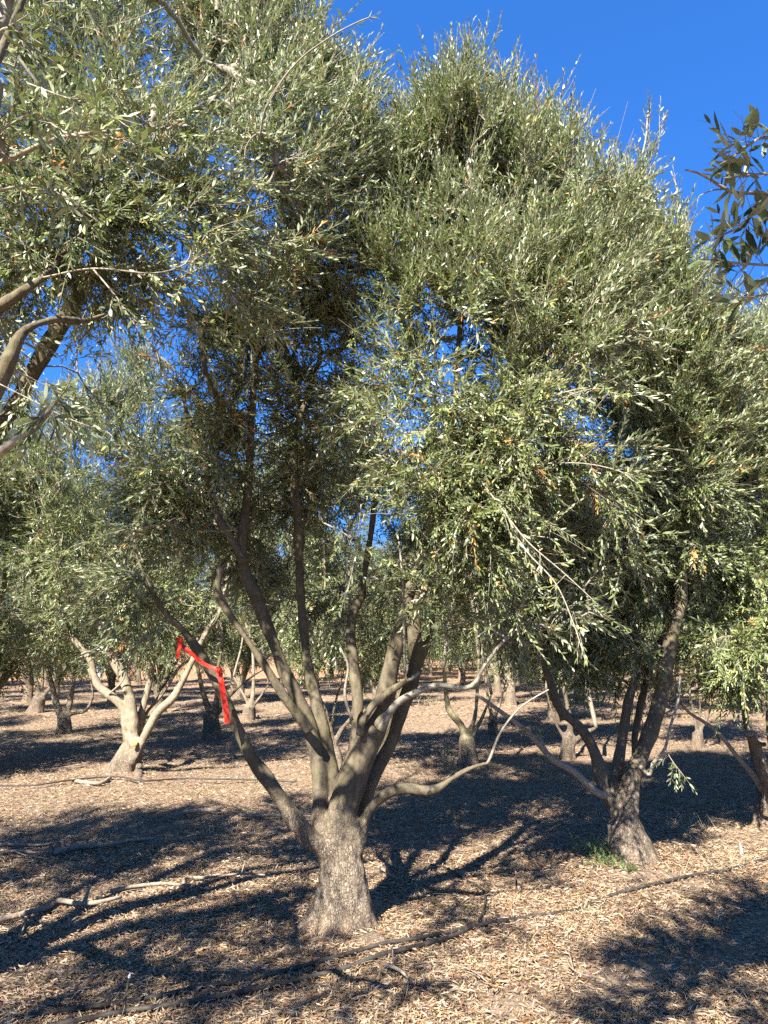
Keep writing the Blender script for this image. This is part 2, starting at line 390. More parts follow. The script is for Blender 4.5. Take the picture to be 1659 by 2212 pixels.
def grow(limbs, blobs, nanch, seed, zmin=.9, gap=-.45, scale=1.0, extra=None):
    """connects points spread through the crown volume to the limbs; returns chains and radii"""
    r = RS(seed)
    P0 = np.vstack([l[:, :3] for l in limbs]); r0 = np.concatenate([l[:, 3] for l in limbs])
    ok = P0[:, 2] > zmin; nodesP = P0[ok][::3]; nodesR = r0[ok][::3]
    wts = np.array([b[4] * b[3] ** 2 for b in blobs]); wts /= wts.sum()
    bi = r.choice(len(blobs), nanch, p=wts); bc = np.array([b[:3] for b in blobs])[bi]; br = np.array([b[3] for b in blobs])[bi]
    d = norm(r.normal(size=(nanch, 3))); rad = r.rand(nanch) ** .42
    A = bc + d * (rad * br)[:, None]
    keep = pn(A, 4.2, seed + 7) + .25 * r.normal(size=nanch) > gap
    keep &= A[:, 2] > zmin
    A = A[keep]
    dist = np.array([np.min(((nodesP - a) ** 2).sum(1)) for a in A]); A = A[np.argsort(dist)]
    nodes = list(nodesP); NP = np.zeros((len(nodesP) + len(A) * 4, 3)); NP[:len(nodesP)] = nodesP; nn = len(nodesP)
    par = np.full(len(NP), -1); dirs = np.zeros_like(NP)
    K = 5; chains = np.zeros((len(A), K, 3)); pstart = np.zeros(len(A), int)
    for ai, a in enumerate(A):
        dv = a - NP[:nn]; dd = np.sqrt((dv ** 2).sum(1))
        cost = dd + .35 * np.maximum(0, -dv[:, 2]) - .15 * (dv * dirs[:nn]).sum(1) + (dd < .06) * 1.0
        j = int(np.argmin(cost)); p0 = NP[j]; L = dd[j]
        bend = norm(np.array([0, 0, 1.]) + .7 * r.normal(size=3)) * L * .16
        t = np.linspace(0, 1, K)[:, None]
        c = p0 + (a - p0) * t + bend * np.sin(t * np.pi) + (r.normal(size=(K, 3)) * L * .025) * (t * (1 - t) * 4)
        chains[ai] = c; pstart[ai] = j
        nd = norm(a - p0)
        for k in (1, 2, 3, 4):
            NP[nn] = c[k]; dirs[nn] = nd; par[nn] = nn - 1 if k > 1 else j; nn += 1
    cnt = np.zeros(nn); base = len(nodesP)
    for ai in range(len(A)): cnt[base + ai * 4 + 3] += 1
    for q in range(nn - 1, base - 1, -1): cnt[par[q]] += cnt[q]
    rn = .0026 * scale * np.power(np.maximum(cnt, 1), .47)
    rn[:base] = nodesR
    R = np.zeros((len(A), K))
    for ai in range(len(A)):
        R[ai, 1:] = rn[base + ai * 4: base + ai * 4 + 4]; R[ai, 0] = min(rn[pstart[ai]], R[ai, 1] * 1.15)
    ctr = (bc * br[:, None]).sum(0) / br.sum()
    return chains, R, ctr

def shoots(chains, per, seed, ctr, Lr=(.14, .36), up=.5, droopz=None):
    r = RS(seed); n = len(chains) * per; idx = np.repeat(np.arange(len(chains)), per)
    t = r.uniform(.25, 1.0, n); t[::per] = 1.0; s = t * 4; k = np.minimum(s.astype(int), 3); f = (s - k)[:, None]
    O = chains[idx, k] * (1 - f) + chains[idx, k + 1] * f
    cd = norm(chains[idx, -1] - chains[idx, 1]); outw = norm(O - ctr)
    zt = np.clip((O[:, 2] - ctr[2]) / 1.5, -1, 1)
    upv = up * (.55 + .75 * zt)
    D = norm(.55 * cd + .45 * outw + .65 * r.normal(size=(n, 3)) + np.stack([0 * zt, 0 * zt, upv], -1))
    L = r.uniform(*Lr, n) * (1 + .3 * np.maximum(zt, 0))
    bend = np.where(zt > -.35, .22, -.10) * r.uniform(.3, 1.4, n)
    tt = np.linspace(0, 1, 6)[None, :, None]
    side = norm(np.cross(D, r.normal(size=(n, 3)))) * r.normal(size=(n, 1)) * .10
    C = O[:, None] + D[:, None] * tt * L[:, None, None] + (np.stack([0 * bend, 0 * bend, bend], -1) + side)[:, None] * tt ** 2 * L[:, None, None]
    return C, L

def leaves(C, L, seed, spacing=.024, size=(.037, .059), wid=(.19, .27), full=True, deadp=.012, light=0.0):
    """opposite pairs along every shoot"""
    r = RS(seed); n = len(C); m = int(L.max() / spacing * 2) + 2
    sidx = np.arange(m) // 2; tl = ((sidx + .8) * spacing)[None] / L[:, None]; tl = tl + r.normal(size=tl.shape) * .01
    bare = r.rand(n) < .07; ok = (tl < 1.0) & (r.rand(n, m) > .10) & ~bare[:, None]
    ii, jj = np.nonzero(ok); t = np.clip(tl[ii, jj], 0, .999); s = t * 5; k = np.minimum(s.astype(int), 4); f = (s - k)[:, None]
    p = C[ii, k] * (1 - f) + C[ii, k + 1] * f; T = norm(C[ii, k + 1] - C[ii, k])
    ref = norm(np.cross(T, norm(r.normal(size=(n, 3)))[ii])); W = np.cross(T, ref)
    ph = r.rand(n)[ii] * 6.28 + (jj // 2) * 1.5708 + (jj % 2) * np.pi + r.normal(size=len(ii)) * .3
    S = np.cos(ph)[:, None] * ref + np.sin(ph)[:, None] * W
    ang = np.clip(r.normal(.78, .22, len(ii)) - .35 * t, .15, 1.4)[:, None]
    D = norm(T * np.cos(ang) + S * np.sin(ang) + np.array([0, 0, -.08]))
    nm = norm(T * .8 + np.array([0, 0, .55]) + r.normal(size=D.shape) * .38); nm = norm(nm - D * (nm * D).sum(-1, keepdims=True))
    LL = r.uniform(*size, len(ii)) * (1 - .45 * t ** 3) * (.75 + .25 * np.minimum(t * 4, 1)); Wd = LL * r.uniform(*wid, len(ii))
    V, Fc, kk = leaf_quads(p, D, nm, LL, Wd, r.normal(.05, .06, len(ii)), full)
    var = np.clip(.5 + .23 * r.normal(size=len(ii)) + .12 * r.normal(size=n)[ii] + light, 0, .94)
    dead = r.rand(len(ii)) < deadp; deadshoot = (r.rand(n) < deadp * .5)[ii]; var[dead | deadshoot] = r.uniform(.955, 1, (dead | deadshoot).sum())
    return V, Fc, np.repeat(var, kk)

def foliage(parent, chains, R, ctr, per, seed, mat=None, twig_sides=3, extra=(), origin=(0, 0, 0), **k):
    """builds branches + crown meshes under a tree; extra = list of hand-placed sprays (K-point chains, radius, shoots, leafkw)"""
    o3 = np.array(origin, float)
    lk = {a: k.pop(a) for a in list(k) if a in ('spacing', 'size', 'wid', 'full', 'deadp', 'light')}
    C, L = shoots(chains, per, seed, ctr, **k)
    ac = Acc(); V, Q = tubes(chains, R, 5); ac.add(V - o3, [Q])
    sV, sQ = tubes(C, (np.full((len(C), 1), .0021) * np.linspace(1, .45, 6)[None]), twig_sides); ac.add(sV - o3, [sQ])
    V, Fc, var = leaves(C, L, seed + 1, **lk)
    lv = [(V, Fc, var)]
    for e in extra:
        ac.add(e[0] - o3, e[1])
        if len(e) > 2: lv.append(e[2])
    ac.build("branches", TWIG, parent)
    al = Acc(); vs = []
    for V, Fc, var in lv: al.add(V - o3, Fc); vs.append(var)
    al.build("crown", mat or LEAF, parent, attrs={"var": np.concatenate(vs)}, smooth=True)

def spray(pts, r0, r1, seed, nsh=14, Lr=(.10, .26), up=.3, t0=.25, **lk):
    """a hand-placed leafy branch: rows (px,py,Y) or world points"""
    c = resample(pts, .02); r = RS(seed)
    V, Fc = tube1(c, np.linspace(r0, r1, len(c)), 7)
    q = np.linspace(t0, .999, nsh) * (len(c) - 1); k = q.astype(int); O = c[k]; T = norm(c[np.minimum(k + 1, len(c) - 1)] - c[k])
    D = norm(T * .7 + .75 * r.normal(size=T.shape) + np.array([0, 0, up])); L = r.uniform(*Lr, nsh); D[-1] = T[-1]
    tt = np.linspace(0, 1, 6)[None, :, None]
    C = O[:, None] + D[:, None] * tt * L[:, None, None] + (norm(r.normal(size=D.shape)) * .12)[:, None] * tt ** 2 * L[:, None, None]
    sV, sQ = tubes(C, np.full((nsh, 1), r0 * .45) * np.linspace(1, .4, 6)[None], 4)
    lv = leaves(C, L, seed + 3, **lk)
    a = Acc(); a.add(V, Fc); a.add(sV, [sQ])
    return np.vstack(a.V), [np.vstack(x) for x in a.F.values()], lv

def trunk_foot(base, top, r0, r1, flare, seed, nl=5, n=26, zf=.45, seg=40):
    """flared, lobed foot of a trunk from base (xy on the ground) up to top; returns verts, faces, path"""
    b = np.array([base[0], base[1], float(H(base[0], base[1])) - .12]); t = np.linspace(0, 1, n)[:, None]
    mid = (b + np.array(top)) / 2 + RS(seed).normal(size=3) * .015
    path = (1 - t) ** 2 * b + 2 * t * (1 - t) * mid + t ** 2 * np.array(top)
    hgt = top[2] - b[2]; rr = r0 + (r1 - r0) * t[:, 0] + flare * np.exp(-(t[:, 0] * hgt) / (zf * .38))
    rs = RS(seed + 1); ph = rs.rand(4) * 6.28
    def lob(f, a, i):
        e = .17 * math.exp(-f * hgt / .28); g_ = .035
        return 1 + e * (np.cos(nl * a + ph[0]) * .6 + np.cos((nl + 3) * a + ph[1]) * .4 + .3 * np.cos(2 * a + ph[2])) + g_ * np.cos(3 * a + ph[3] + f * 2)
    V, Fc = tube1(path, rr, seg, lob)
    return V, Fc, path

def blob(px, py, Yd, rpx, wgt=1.0):
    p = P(px, py, Yd); return (p[0], p[1], p[2], rpx / F * depth(px, py, Yd), wgt)

def hand_tree(root, foot, limbs, blobs, nanch, seed, per, voxel=.011, mat=BARK, extra=(), thin=(), bump=.005, skip=0, origin=(0, 0, 0), growk=None, **k):
    acc = Acc(); V, Fc, path = foot; acc.add(V, Fc); wl = []
    for l in limbs:
        q = l if isinstance(l, np.ndarray) else limb(l); wl.append(q)
        rr = q[:, 3] * (1 + .11 * pn(q[:, :3], 11, 3) + .05 * pn(q[:, :3], 31, 5)); acc.add(*tube1(q[:, :3], rr, 14))
        rs = RS(int(len(q) * 7 + seed))
        for _ in range(max(1, len(q) // 22)):
            i = rs.randint(int(len(q) * .15), int(len(q) * .85)); rad = q[i, 3]
            if rad < .021: continue
            d = norm(rs.normal(size=3) + np.array([0, -.5, .3])); a_ = q[i, :3]; L_ = rad * rs.uniform(1.15, 2.4)
            if rs.rand() < .5: L_ = rad * 1.12
            acc.add(*tube1(np.array([a_, a_ + d * L_ * .6, a_ + d * L_]), [rad * .75, rad * .5, rad * .42], 10))
    remeshed(acc, "trunk", mat, root, voxel, bump)
    ex = list(extra); tl = []
    for l in thin:
        q = l if isinstance(l, np.ndarray) else limb(l); tl.append(q); ex.append(tube1(q[:, :3], q[:, 3], 8))
    ch, R, ctr = grow(wl[skip:] + ([] if skip else tl), blobs, nanch, seed, **(growk or {}))
    foliage(root, ch, R, ctr, per, seed + 50, extra=ex, **k)

# ---- the tree in the middle -------------------------------------------------
YA = 4.5
tree_a = thing("olive_tree", (0, 0, 0), "large many limbed olive tree in the centre with a red ribbon tied on", "olive tree")
top = P(741, 1765, YA)
footA = trunk_foot((-.245, 4.5), top, .145, .094, .17, 3, 5, zf=.36)
up = lambda *p: list(p)
LA = [
 ser([(722, 1900), (708, 1860), (688, 1828), (650, 1789), (595, 1709), (548, 1644), (515, 1578), (494, 1531), (473, 1480), (432, 1411), (396, 1362), (362, 1332), (338, 1295), (310, 1240), (285, 1170)], YA, 4.25, 43, 9),
 ser([(722, 1900), (708, 1850), (697, 1800), (692, 1753), (690, 1680), (679, 1607), (663, 1558), (639, 1498), (614, 1451), (595, 1397), (574, 1346), (555, 1295), (531, 1239), (521, 1180), (531, 1100), (539, 1021), (541, 962), (543, 902), (547, 843), (552, 780), (560, 700), (600, 610), (640, 540)], YA, 4.9, 40, 12),
 ser([(668, 1580), (650, 1553), (632, 1530), (606, 1493), (577, 1446), (545, 1397), (515, 1355), (483, 1307), (470, 1270), (478, 1225)], 4.42, 4.2, 24, 14),
 ser([(525, 1215), (505, 1175), (471, 1120), (455, 1061), (443, 1013), (424, 962), (405, 900), (390, 830)], 4.6, 4.6, 20, 11),
 ser([(536, 990), (525, 945), (503, 902), (475, 870), (455, 835), (440, 780), (436, 700)], 4.65, 4.5, 16, 10),
 ser([(728, 1760), (722, 1700), (712, 1644), (697, 1571), (683, 1517), (668, 1462), (661, 1408), (656, 1353), (650, 1299), (646, 1220), (644, 1140), (638, 1061), (634, 1011), (640, 940), (662, 860), (690, 780)], 4.55, 5.1, 32, 12),
 ser([(742, 1735), (748, 1666), (763, 1626), (773, 1535), (770, 1480), (763, 1426), (757, 1371), (762, 1325), (781, 1285), (786, 1240), (800, 1160), (815, 1060), (840, 960)], 4.62, 5.2, 30, 12),
 [(735, 1900, YA, 76), (738, 1830, YA, 72), (742, 1753, YA, 66), (757, 1698, YA, 60), (785, 1630, YA, 58), (806, 1582, YA, 58), (826, 1535, YA + .02, 44), (840, 1462, YA + .03, 42), (857, 1389, YA + .05, 35), (872, 1335, YA + .06, 28)] + ser([(886, 1280), (905, 1215), (930, 1140), (955, 1060), (975, 960), (985, 860), (990, 760), (1000, 640), (1020, 500), (1015, 380)], YA + .07, 4.75, 25, 6),
 ser([(752, 1870), (764, 1815), (780, 1760), (796, 1698), (821, 1644), (847, 1589), (872, 1517), (892, 1462), (897, 1398), (893, 1299), (898, 1220), (916, 1160), (940, 1113), (985, 1050), (1030, 985), (1080, 900), (1120, 800), (1140, 700), (1150, 560)], 4.65, 5.0, 46, 10),
 ser([(888, 1478), (905, 1440), (927, 1380), (936, 1330), (948, 1240), (971, 1180), (1005, 1110), (1060, 1030), (1130, 960), (1200, 900), (1260, 820)], 4.8, 4.9, 18, 9),
 ser([(777, 1590), (782, 1560), (794, 1540), (814, 1513), (857, 1484), (893, 1462), (912, 1450)], 4.4, 4.45, 24, 14),
 ser([(752, 1900), (766, 1860), (778, 1815), (786, 1775), (803, 1742), (839, 1713), (879, 1702), (912, 1708), (948, 1702), (985, 1677), (1018, 1659), (1054, 1648)], YA, 4.3, 32, 10),
]
TA = [
 ser([(822, 1575), (836, 1549), (857, 1520), (894, 1498), (948, 1480), (1003, 1487), (1030, 1472), (1045, 1440), (1094, 1378), (1130, 1352), (1153, 1332)], 4.4, 4.2, 19, 4),
 ser([(1052, 1650), (1060, 1635), (1076, 1593), (1095, 1562), (1121, 1531), (1150, 1510), (1185, 1490)], 4.3, 4.2, 7, 3),
 ser([(905, 1452), (878, 1470), (874, 1400), (872, 1330), (870, 1250), (862, 1170)], 4.4, 4.3, 7, 5),
 ser([(760, 1556), (745, 1500), (752, 1440), (735, 1400)], 4.6, 4.5, 8, 4),
 ser([(990, 1015), (1010, 985), (1036, 965), (1034, 930), (1100, 900), (1180, 860), (1260, 838)], 4.6, 4.0, 14, 4),
 ser([(620, 330), (660, 250), (700, 200)], 4.9, 4.9, 6, 4),
]
BA = [blob(*b) for b in [(1000, 350, 4.9, 150, 1.5), (985, 270, 4.9, 85, 1.6), (1050, 270, 5.0, 75, 1.3), (1090, 330, 4.95, 90, 1.1), (900, 320, 4.9, 60, 1.1), (1010, 640, 4.6, 150, 1.0), (1150, 690, 4.5, 160, 1.0), (1260, 680, 4.6, 130, .9), (840, 370, 4.8, 70, 1.3), (800, 420, 4.6, 80, 1.2), (850, 300, 4.9, 40, 1.4), (1000, 1120, 4.2, 130, 1.0), (880, 1080, 4.3, 110, .9), (940, 1200, 4.3, 90, .9), (1080, 1260, 4.3, 90, .9), (1200, 1290, 4.4, 80, .8), (1060, 460, 4.8, 190, 1.2), (930, 390, 4.95, 120, 1.1), (1150, 420, 5.0, 130, 1.1), (900, 500, 5.2, 150, .8), (1240, 560, 4.7, 190, 1.1),
  (1050, 720, 4.5, 210, 1.2), (1230, 800, 4.4, 190, 1.1), (900, 900, 4.4, 170, 1.1), (1060, 980, 4.2, 170, 1.15), (1250, 1010, 4.4, 150, 1), (950, 1090, 4.1, 130, 1), (1130, 1170, 4.2, 120, .9), (1270, 1180, 4.4, 110, .8),
  (800, 720, 4.6, 150, .9), (720, 620, 4.7, 130, 1.0), (810, 470, 4.8, 120, 1.0), (840, 580, 4.6, 110, 1.0), (480, 720, 4.8, 110, .9), (570, 640, 4.8, 110, .9), (650, 700, 4.8, 110, .9), (400, 800, 4.7, 90, .8), (640, 800, 5.0, 160, .9), (520, 860, 4.9, 150, .9), (700, 1000, 5.3, 140, .8), (440, 1010, 4.8, 150, 1), (340, 1120, 4.7, 140, 1.1), (420, 1190, 4.6, 110, .9), (330, 1260, 4.4, 75, .8), (560, 1190, 5.2, 100, .5), (820, 1260, 5.2, 90, .45), (1020, 1290, 4.5, 90, .8), (300, 1340, 4.4, 60, .8), (400, 1300, 4.5, 60, .6), (250, 1290, 4.5, 60, .6), (880, 1230, 4.3, 90, .7), (1150, 1300, 4.3, 80, .8), (1280, 1300, 4.6, 80, .8), (1090, 1340, 4.9, 70, .7), (700, 1290, 5.2, 70, .4), (600, 1290, 5.2, 60, .4)]]
def pxs(pts, Y0, Y1):
    n = len(pts); return [P(a, b, Y0 + (Y1 - Y0) * i / (n - 1)) for i, (a, b) in enumerate(pts)]
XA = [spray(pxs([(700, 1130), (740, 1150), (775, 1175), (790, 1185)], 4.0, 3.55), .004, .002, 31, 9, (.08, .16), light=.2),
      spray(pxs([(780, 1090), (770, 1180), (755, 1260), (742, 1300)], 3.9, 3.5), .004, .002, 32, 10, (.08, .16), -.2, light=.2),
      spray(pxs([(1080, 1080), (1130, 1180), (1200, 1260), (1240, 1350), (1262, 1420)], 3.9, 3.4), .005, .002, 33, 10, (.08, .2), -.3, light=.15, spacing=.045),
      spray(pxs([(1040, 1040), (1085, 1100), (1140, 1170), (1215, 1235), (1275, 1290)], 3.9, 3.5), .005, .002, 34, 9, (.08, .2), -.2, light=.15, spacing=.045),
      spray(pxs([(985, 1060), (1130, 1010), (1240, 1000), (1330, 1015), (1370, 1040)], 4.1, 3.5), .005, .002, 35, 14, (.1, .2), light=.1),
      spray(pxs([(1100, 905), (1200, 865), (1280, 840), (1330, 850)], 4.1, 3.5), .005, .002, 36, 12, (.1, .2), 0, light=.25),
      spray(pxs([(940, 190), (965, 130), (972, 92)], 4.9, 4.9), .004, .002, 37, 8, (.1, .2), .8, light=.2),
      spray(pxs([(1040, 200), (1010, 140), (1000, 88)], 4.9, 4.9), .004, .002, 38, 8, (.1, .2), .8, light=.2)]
hand_tree(tree_a, footA, LA, BA, 3600, 11, 8, voxel=.0095, thin=TA, extra=XA, bump=.0075, deadp=.02, growk=dict(gap=-.22))

# ---- near tree on the left, trunk just outside the view ----------------------
tree_e = thing("olive_tree", (0, 0, 0), "nearest olive tree, its dense crown filling the upper left", "olive tree")
b0 = (-2.35, 3.2)
footE = trunk_foot(b0, (-2.35, 3.2, .75), .15, .12, .12, 5)
wr = lambda rows: resample(np.array(rows, float), .03)
LE = [wr([(-2.35, 3.2, .65, .085), (-2.2, 3.1, 1.2, .07), (-1.95, 2.95, 1.8, .055), (*P(0, 815, 2.8), .036), (*P(22, 770, 2.8), .030), (*P(45, 722, 2.8), .024), (*P(80, 700, 2.85), .018), (*P(132, 690, 2.95), .02), (*P(182, 693, 3.1), .016), (*P(250, 670, 3.2), .012)]),
      wr([(-2.35, 3.2, .7, .08), (-2.3, 3.25, 1.5, .065), (*P(-60, 720, 3.0), .04), (*P(0, 664, 2.95), .028), (*P(33, 640, 2.95), .024), (*P(66, 616, 2.95), .022), (*P(90, 600, 3.0), .02), (*P(180, 500, 3.3), .022), (*P(280, 400, 3.5), .018), (*P(400, 280, 3.8), .014), (*P(520, 150, 4.0), .01)]),
      wr([(-2.35, 3.2, .7, .08), (-2.5, 3.0, 1.6, .06), (-2.3, 2.9, 2.6, .045), (-1.9, 2.9, 3.6, .03), (-1.6, 2.9, 4.6, .015)]),
      wr([(-2.35, 3.2, .7, .08), (-2.8, 3.3, 1.6, .06), (-3.1, 3.4, 2.8, .04), (-3.2, 3.4, 4.2, .02)]),
      wr([(-2.35, 3.2, .7, .08), (-2.4, 3.7, 1.6, .06), (-2.2, 4.1, 2.8, .045), (-1.8, 4.2, 3.8, .05), (-1.4, 4.2, 4.6, .015)])]
TE = [wr([(*P(-120, 1010, 1.9), .02), (*P(-40, 1000, 1.85), .017), (*P(0, 976, 1.8), .0125), (*P(33, 952, 1.8), .011), (*P(66, 932, 1.78), .010), (*P(93, 905, 1.76), .007), (*P(108, 884, 1.74), .005)]),
      wr([(-2.2, 3.1, 1.2, .04), (-1.8, 2.5, 1.5, .03), (*P(-200, 1030, 2.0), .022), (*P(-120, 1010, 1.9), .02)]),
      wr([(*P(560, 300, 3.7), .007), (*P(575, 231, 3.6), .006), (*P(615, 165, 3.5), .005), (*P(658, 119, 3.45), .0045), (*P(704, 86, 3.4), .004), (*P(747, 60, 3.4), .0035), (*P(797, 38, 3.4), .003), (*P(820, 41, 3.4), .0015)]),
      wr([(-1.9, 2.9, 3.6, .012), (*P(0, 350, 2.2), .009), (*P(120, 300, 2.0), .006), (*P(260, 280, 1.95), .004)]),
      wr([(*P(90, 600, 3.0), .0045), (*P(200, 580, 2.8), .0038), (*P(330, 590, 2.8), .003), (*P(400, 570, 2.9), .003), (*P(412, 540, 2.9), .002)])]
BE = [blob(*b) for b in [(100, 120, 3.7, 180, .9), (300, 100, 4.1, 170, 1.2), (480, 70, 4.5, 150, 1.2), (620, 120, 4.6, 110, 1.1), (570, 20, 4.8, 110, 1.1), (400, 10, 4.7, 150, 1.0), (200, 0, 4.3, 170, 1.0), (700, 230, 4.6, 110, 1.0), (560, 220, 4.2, 120, 1.1), (440, 310, 3.9, 150, 1.1), (540, 380, 3.9, 130, 1.1), (440, 440, 3.8, 120, 1.1), (310, 460, 3.6, 120, 1.0), (620, 460, 4.1, 110, 1.0), (480, 560, 3.9, 110, .9), (430, 650, 3.7, 100, 1.1), (530, 700, 3.9, 80, 1.0), (390, 720, 3.7, 55, .8), (260, 330, 3.5, 180, 1.1), (70, 400, 3.1, 170, 1),
  (350, 540, 3.5, 170, 1.1), (540, 500, 3.9, 150, 1.0), (170, 540, 3.2, 130, .9), (640, 380, 4.3, 110, .8), (500, 640, 3.9, 110, .8), (30, 620, 3.3, 110, .6), (380, 650, 3.7, 80, .7), (680, 160, 4.6, 70, 1), (-120, 350, 3.3, 170, .6), (740, 330, 4.5, 90, 1.1), (690, 400, 4.4, 90, 1.0), (760, 240, 4.4, 50, 1.2), (600, 260, 4.0, 120, 1.0)]]
BE += [(-2.7, 3.2, 3.2, .8, .5), (-2.6, 3.7, 4.8, .8, .5), (-3.2, 3.4, 3.8, .8, .4), (-2.3, 4.3, 3.6, .7, .5), (-1.8, 4.7, 5.3, .6, .5), (-1.3, 2.2, 3.2, .35, .22), (-1.5, 2.5, 3.6, .4, .22), (-1.1, 1.8, 4.1, .5, .3), (-2.6, 1.2, 3.4, .6, .5), (-2.2, .2, 3.7, .6, .45), (-1.5, .9, 3.9, .4, .35), (-1.8, 2.9, 2.8, .4, .35), (-1.9, 2.15, 2.9, .35, 1.2), (-2.1, 2.4, 2.5, .3, 1.0), (-3.2, .8, 3.2, .7, .4)]  # later clumps are extra foliage, mostly out of view, added to cast shade
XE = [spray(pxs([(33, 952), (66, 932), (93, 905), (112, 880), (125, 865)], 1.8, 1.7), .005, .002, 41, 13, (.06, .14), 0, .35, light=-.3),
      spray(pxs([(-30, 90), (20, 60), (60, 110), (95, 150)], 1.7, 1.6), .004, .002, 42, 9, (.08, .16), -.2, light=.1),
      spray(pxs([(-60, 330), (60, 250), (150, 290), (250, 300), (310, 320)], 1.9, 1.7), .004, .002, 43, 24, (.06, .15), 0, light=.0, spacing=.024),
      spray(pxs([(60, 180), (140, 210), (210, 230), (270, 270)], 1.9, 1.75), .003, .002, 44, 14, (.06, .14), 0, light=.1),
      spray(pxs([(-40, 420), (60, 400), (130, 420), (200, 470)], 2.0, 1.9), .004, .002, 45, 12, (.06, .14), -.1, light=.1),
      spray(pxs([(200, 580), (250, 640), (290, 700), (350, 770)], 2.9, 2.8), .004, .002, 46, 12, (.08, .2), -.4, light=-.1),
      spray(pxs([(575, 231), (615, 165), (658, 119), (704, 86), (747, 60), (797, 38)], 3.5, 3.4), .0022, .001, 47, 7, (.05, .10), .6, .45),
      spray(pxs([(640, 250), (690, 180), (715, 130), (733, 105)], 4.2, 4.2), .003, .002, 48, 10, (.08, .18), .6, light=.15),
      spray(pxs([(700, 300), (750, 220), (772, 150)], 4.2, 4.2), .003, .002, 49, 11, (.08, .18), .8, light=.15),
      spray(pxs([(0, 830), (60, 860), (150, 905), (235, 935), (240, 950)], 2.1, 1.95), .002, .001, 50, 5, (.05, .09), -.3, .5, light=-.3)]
hand_tree(tree_e, footE, LE, BE, 2900, 21, 6, voxel=.014, thin=TE, extra=XE, deadp=.025, growk=dict(zmin=1.9, gap=-.12))

# ---- second tree of the row, right of centre ---------------------------------
tree_b = thing("olive_tree", (0, 0, 0), "olive tree with green weeds at its foot, right of the central tree", "olive tree")
footB = trunk_foot((1.79, 5.7), P(1345, 1772, 5.7), .135, .105, .11, 7, 5)
LB = [
 ser([(1345, 1800), (1332, 1745), (1306, 1712), (1299, 1680), (1288, 1636), (1270, 1596), (1245, 1564), (1215, 1538), (1197, 1502), (1186, 1465), (1172, 1425), (1168, 1389), (1180, 1300), (1200, 1200)], 5.7, 5.7, 34, 10),
 ser([(1346, 1780), (1336, 1740), (1328, 1695), (1337, 1644), (1346, 1589), (1357, 1516), (1372, 1462), (1375, 1407), (1368, 1364), (1350, 1280), (1340, 1150), (1335, 1000), (1330, 850), (1335, 700), (1330, 560)], 5.75, 6.0, 30, 9),
 ser([(1354, 1790), (1357, 1735), (1365, 1685), (1383, 1636), (1405, 1582), (1423, 1524), (1434, 1462), (1448, 1389), (1459, 1342), (1470, 1298), (1472, 1215), (1465, 1120), (1457, 1048), (1455, 992), (1458, 899), (1455, 800), (1445, 680), (1420, 540), (1400, 400)], 5.65, 5.9, 46, 7),
 ser([(1365, 1690), (1372, 1640), (1372, 1590), (1390, 1500), (1420, 1400), (1500, 1250), (1560, 1100), (1590, 950)], 5.85, 6.3, 20, 9),
]
TB = [ser([(1308, 1720), (1285, 1708), (1237, 1665), (1194, 1640), (1154, 1596), (1128, 1571), (1088, 1542), (1055, 1518), (1030, 1500)], 5.68, 5.3, 17, 7),
      ser([(1383, 1655), (1395, 1668), (1405, 1673), (1410, 1650), (1420, 1640), (1437, 1615), (1448, 1571), (1466, 1509), (1470, 1460)], 5.6, 5.5, 9, 5),
      ser([(1400, 420), (1385, 360), (1395, 300), (1400, 240)], 5.9, 5.9, 5, 3), ser([(1440, 620), (1470, 500), (1465, 420), (1450, 370)], 5.9, 5.9, 5, 3)]
BB = [blob(*b) for b in [(1290, 480, 5.8, 100, 1.0), (1370, 580, 5.9, 100, .9), (1440, 670, 5.9, 80, .9), (1330, 640, 5.9, 150, 1), (1460, 740, 5.9, 130, 1.1), (1380, 820, 5.9, 170, 1), (1500, 900, 6.0, 130, 1), (1420, 1000, 5.8, 150, .9), (1330, 1060, 5.9, 140, .9), (1500, 1080, 6.0, 120, .9), (1270, 1200, 5.9, 150, 1.0), (1400, 1200, 5.9, 140, .9), (1500, 1220, 6.2, 100, .7), (1180, 1290, 5.9, 120, .9), (1330, 1340, 6.0, 110, .8), (1250, 1400, 6.0, 70, .7), (1400, 1420, 6.2, 60, .5), (1330, 1460, 6.2, 50, .4), (1560, 770, 6.2, 90, .9), (1200, 1400, 5.8, 60, .5)]]
XB = [spray(pxs([(1390, 480), (1385, 400), (1400, 320), (1405, 240)], 5.9, 5.9), .005, .002, 51, 22, (.12, .24), .7, light=.05),
      spray(pxs([(1440, 560), (1465, 470), (1460, 400)], 5.9, 5.9), .005, .002, 52, 13, (.12, .24), .7, light=.05),
      spray(pxs([(1380, 420), (1420, 330), (1425, 250)], 5.9, 5.9), .004, .002, 53, 10, (.12, .22), .7),
      spray(pxs([(1437, 1615), (1450, 1640), (1480, 1680)], 5.5, 5.4), .004, .002, 54, 8, (.1, .2), -.5),
      spray(pxs([(1194, 1640), (1170, 1600), (1150, 1585)], 5.5, 5.4), .003, .002, 55, 5, (.08, .14), .2)]
hand_tree(tree_b, footB, LB, BB, 2000, 31, 8, voxel=.012, thin=TB, extra=XB, bump=.006, size=(.042, .068), growk=dict(gap=-.25))

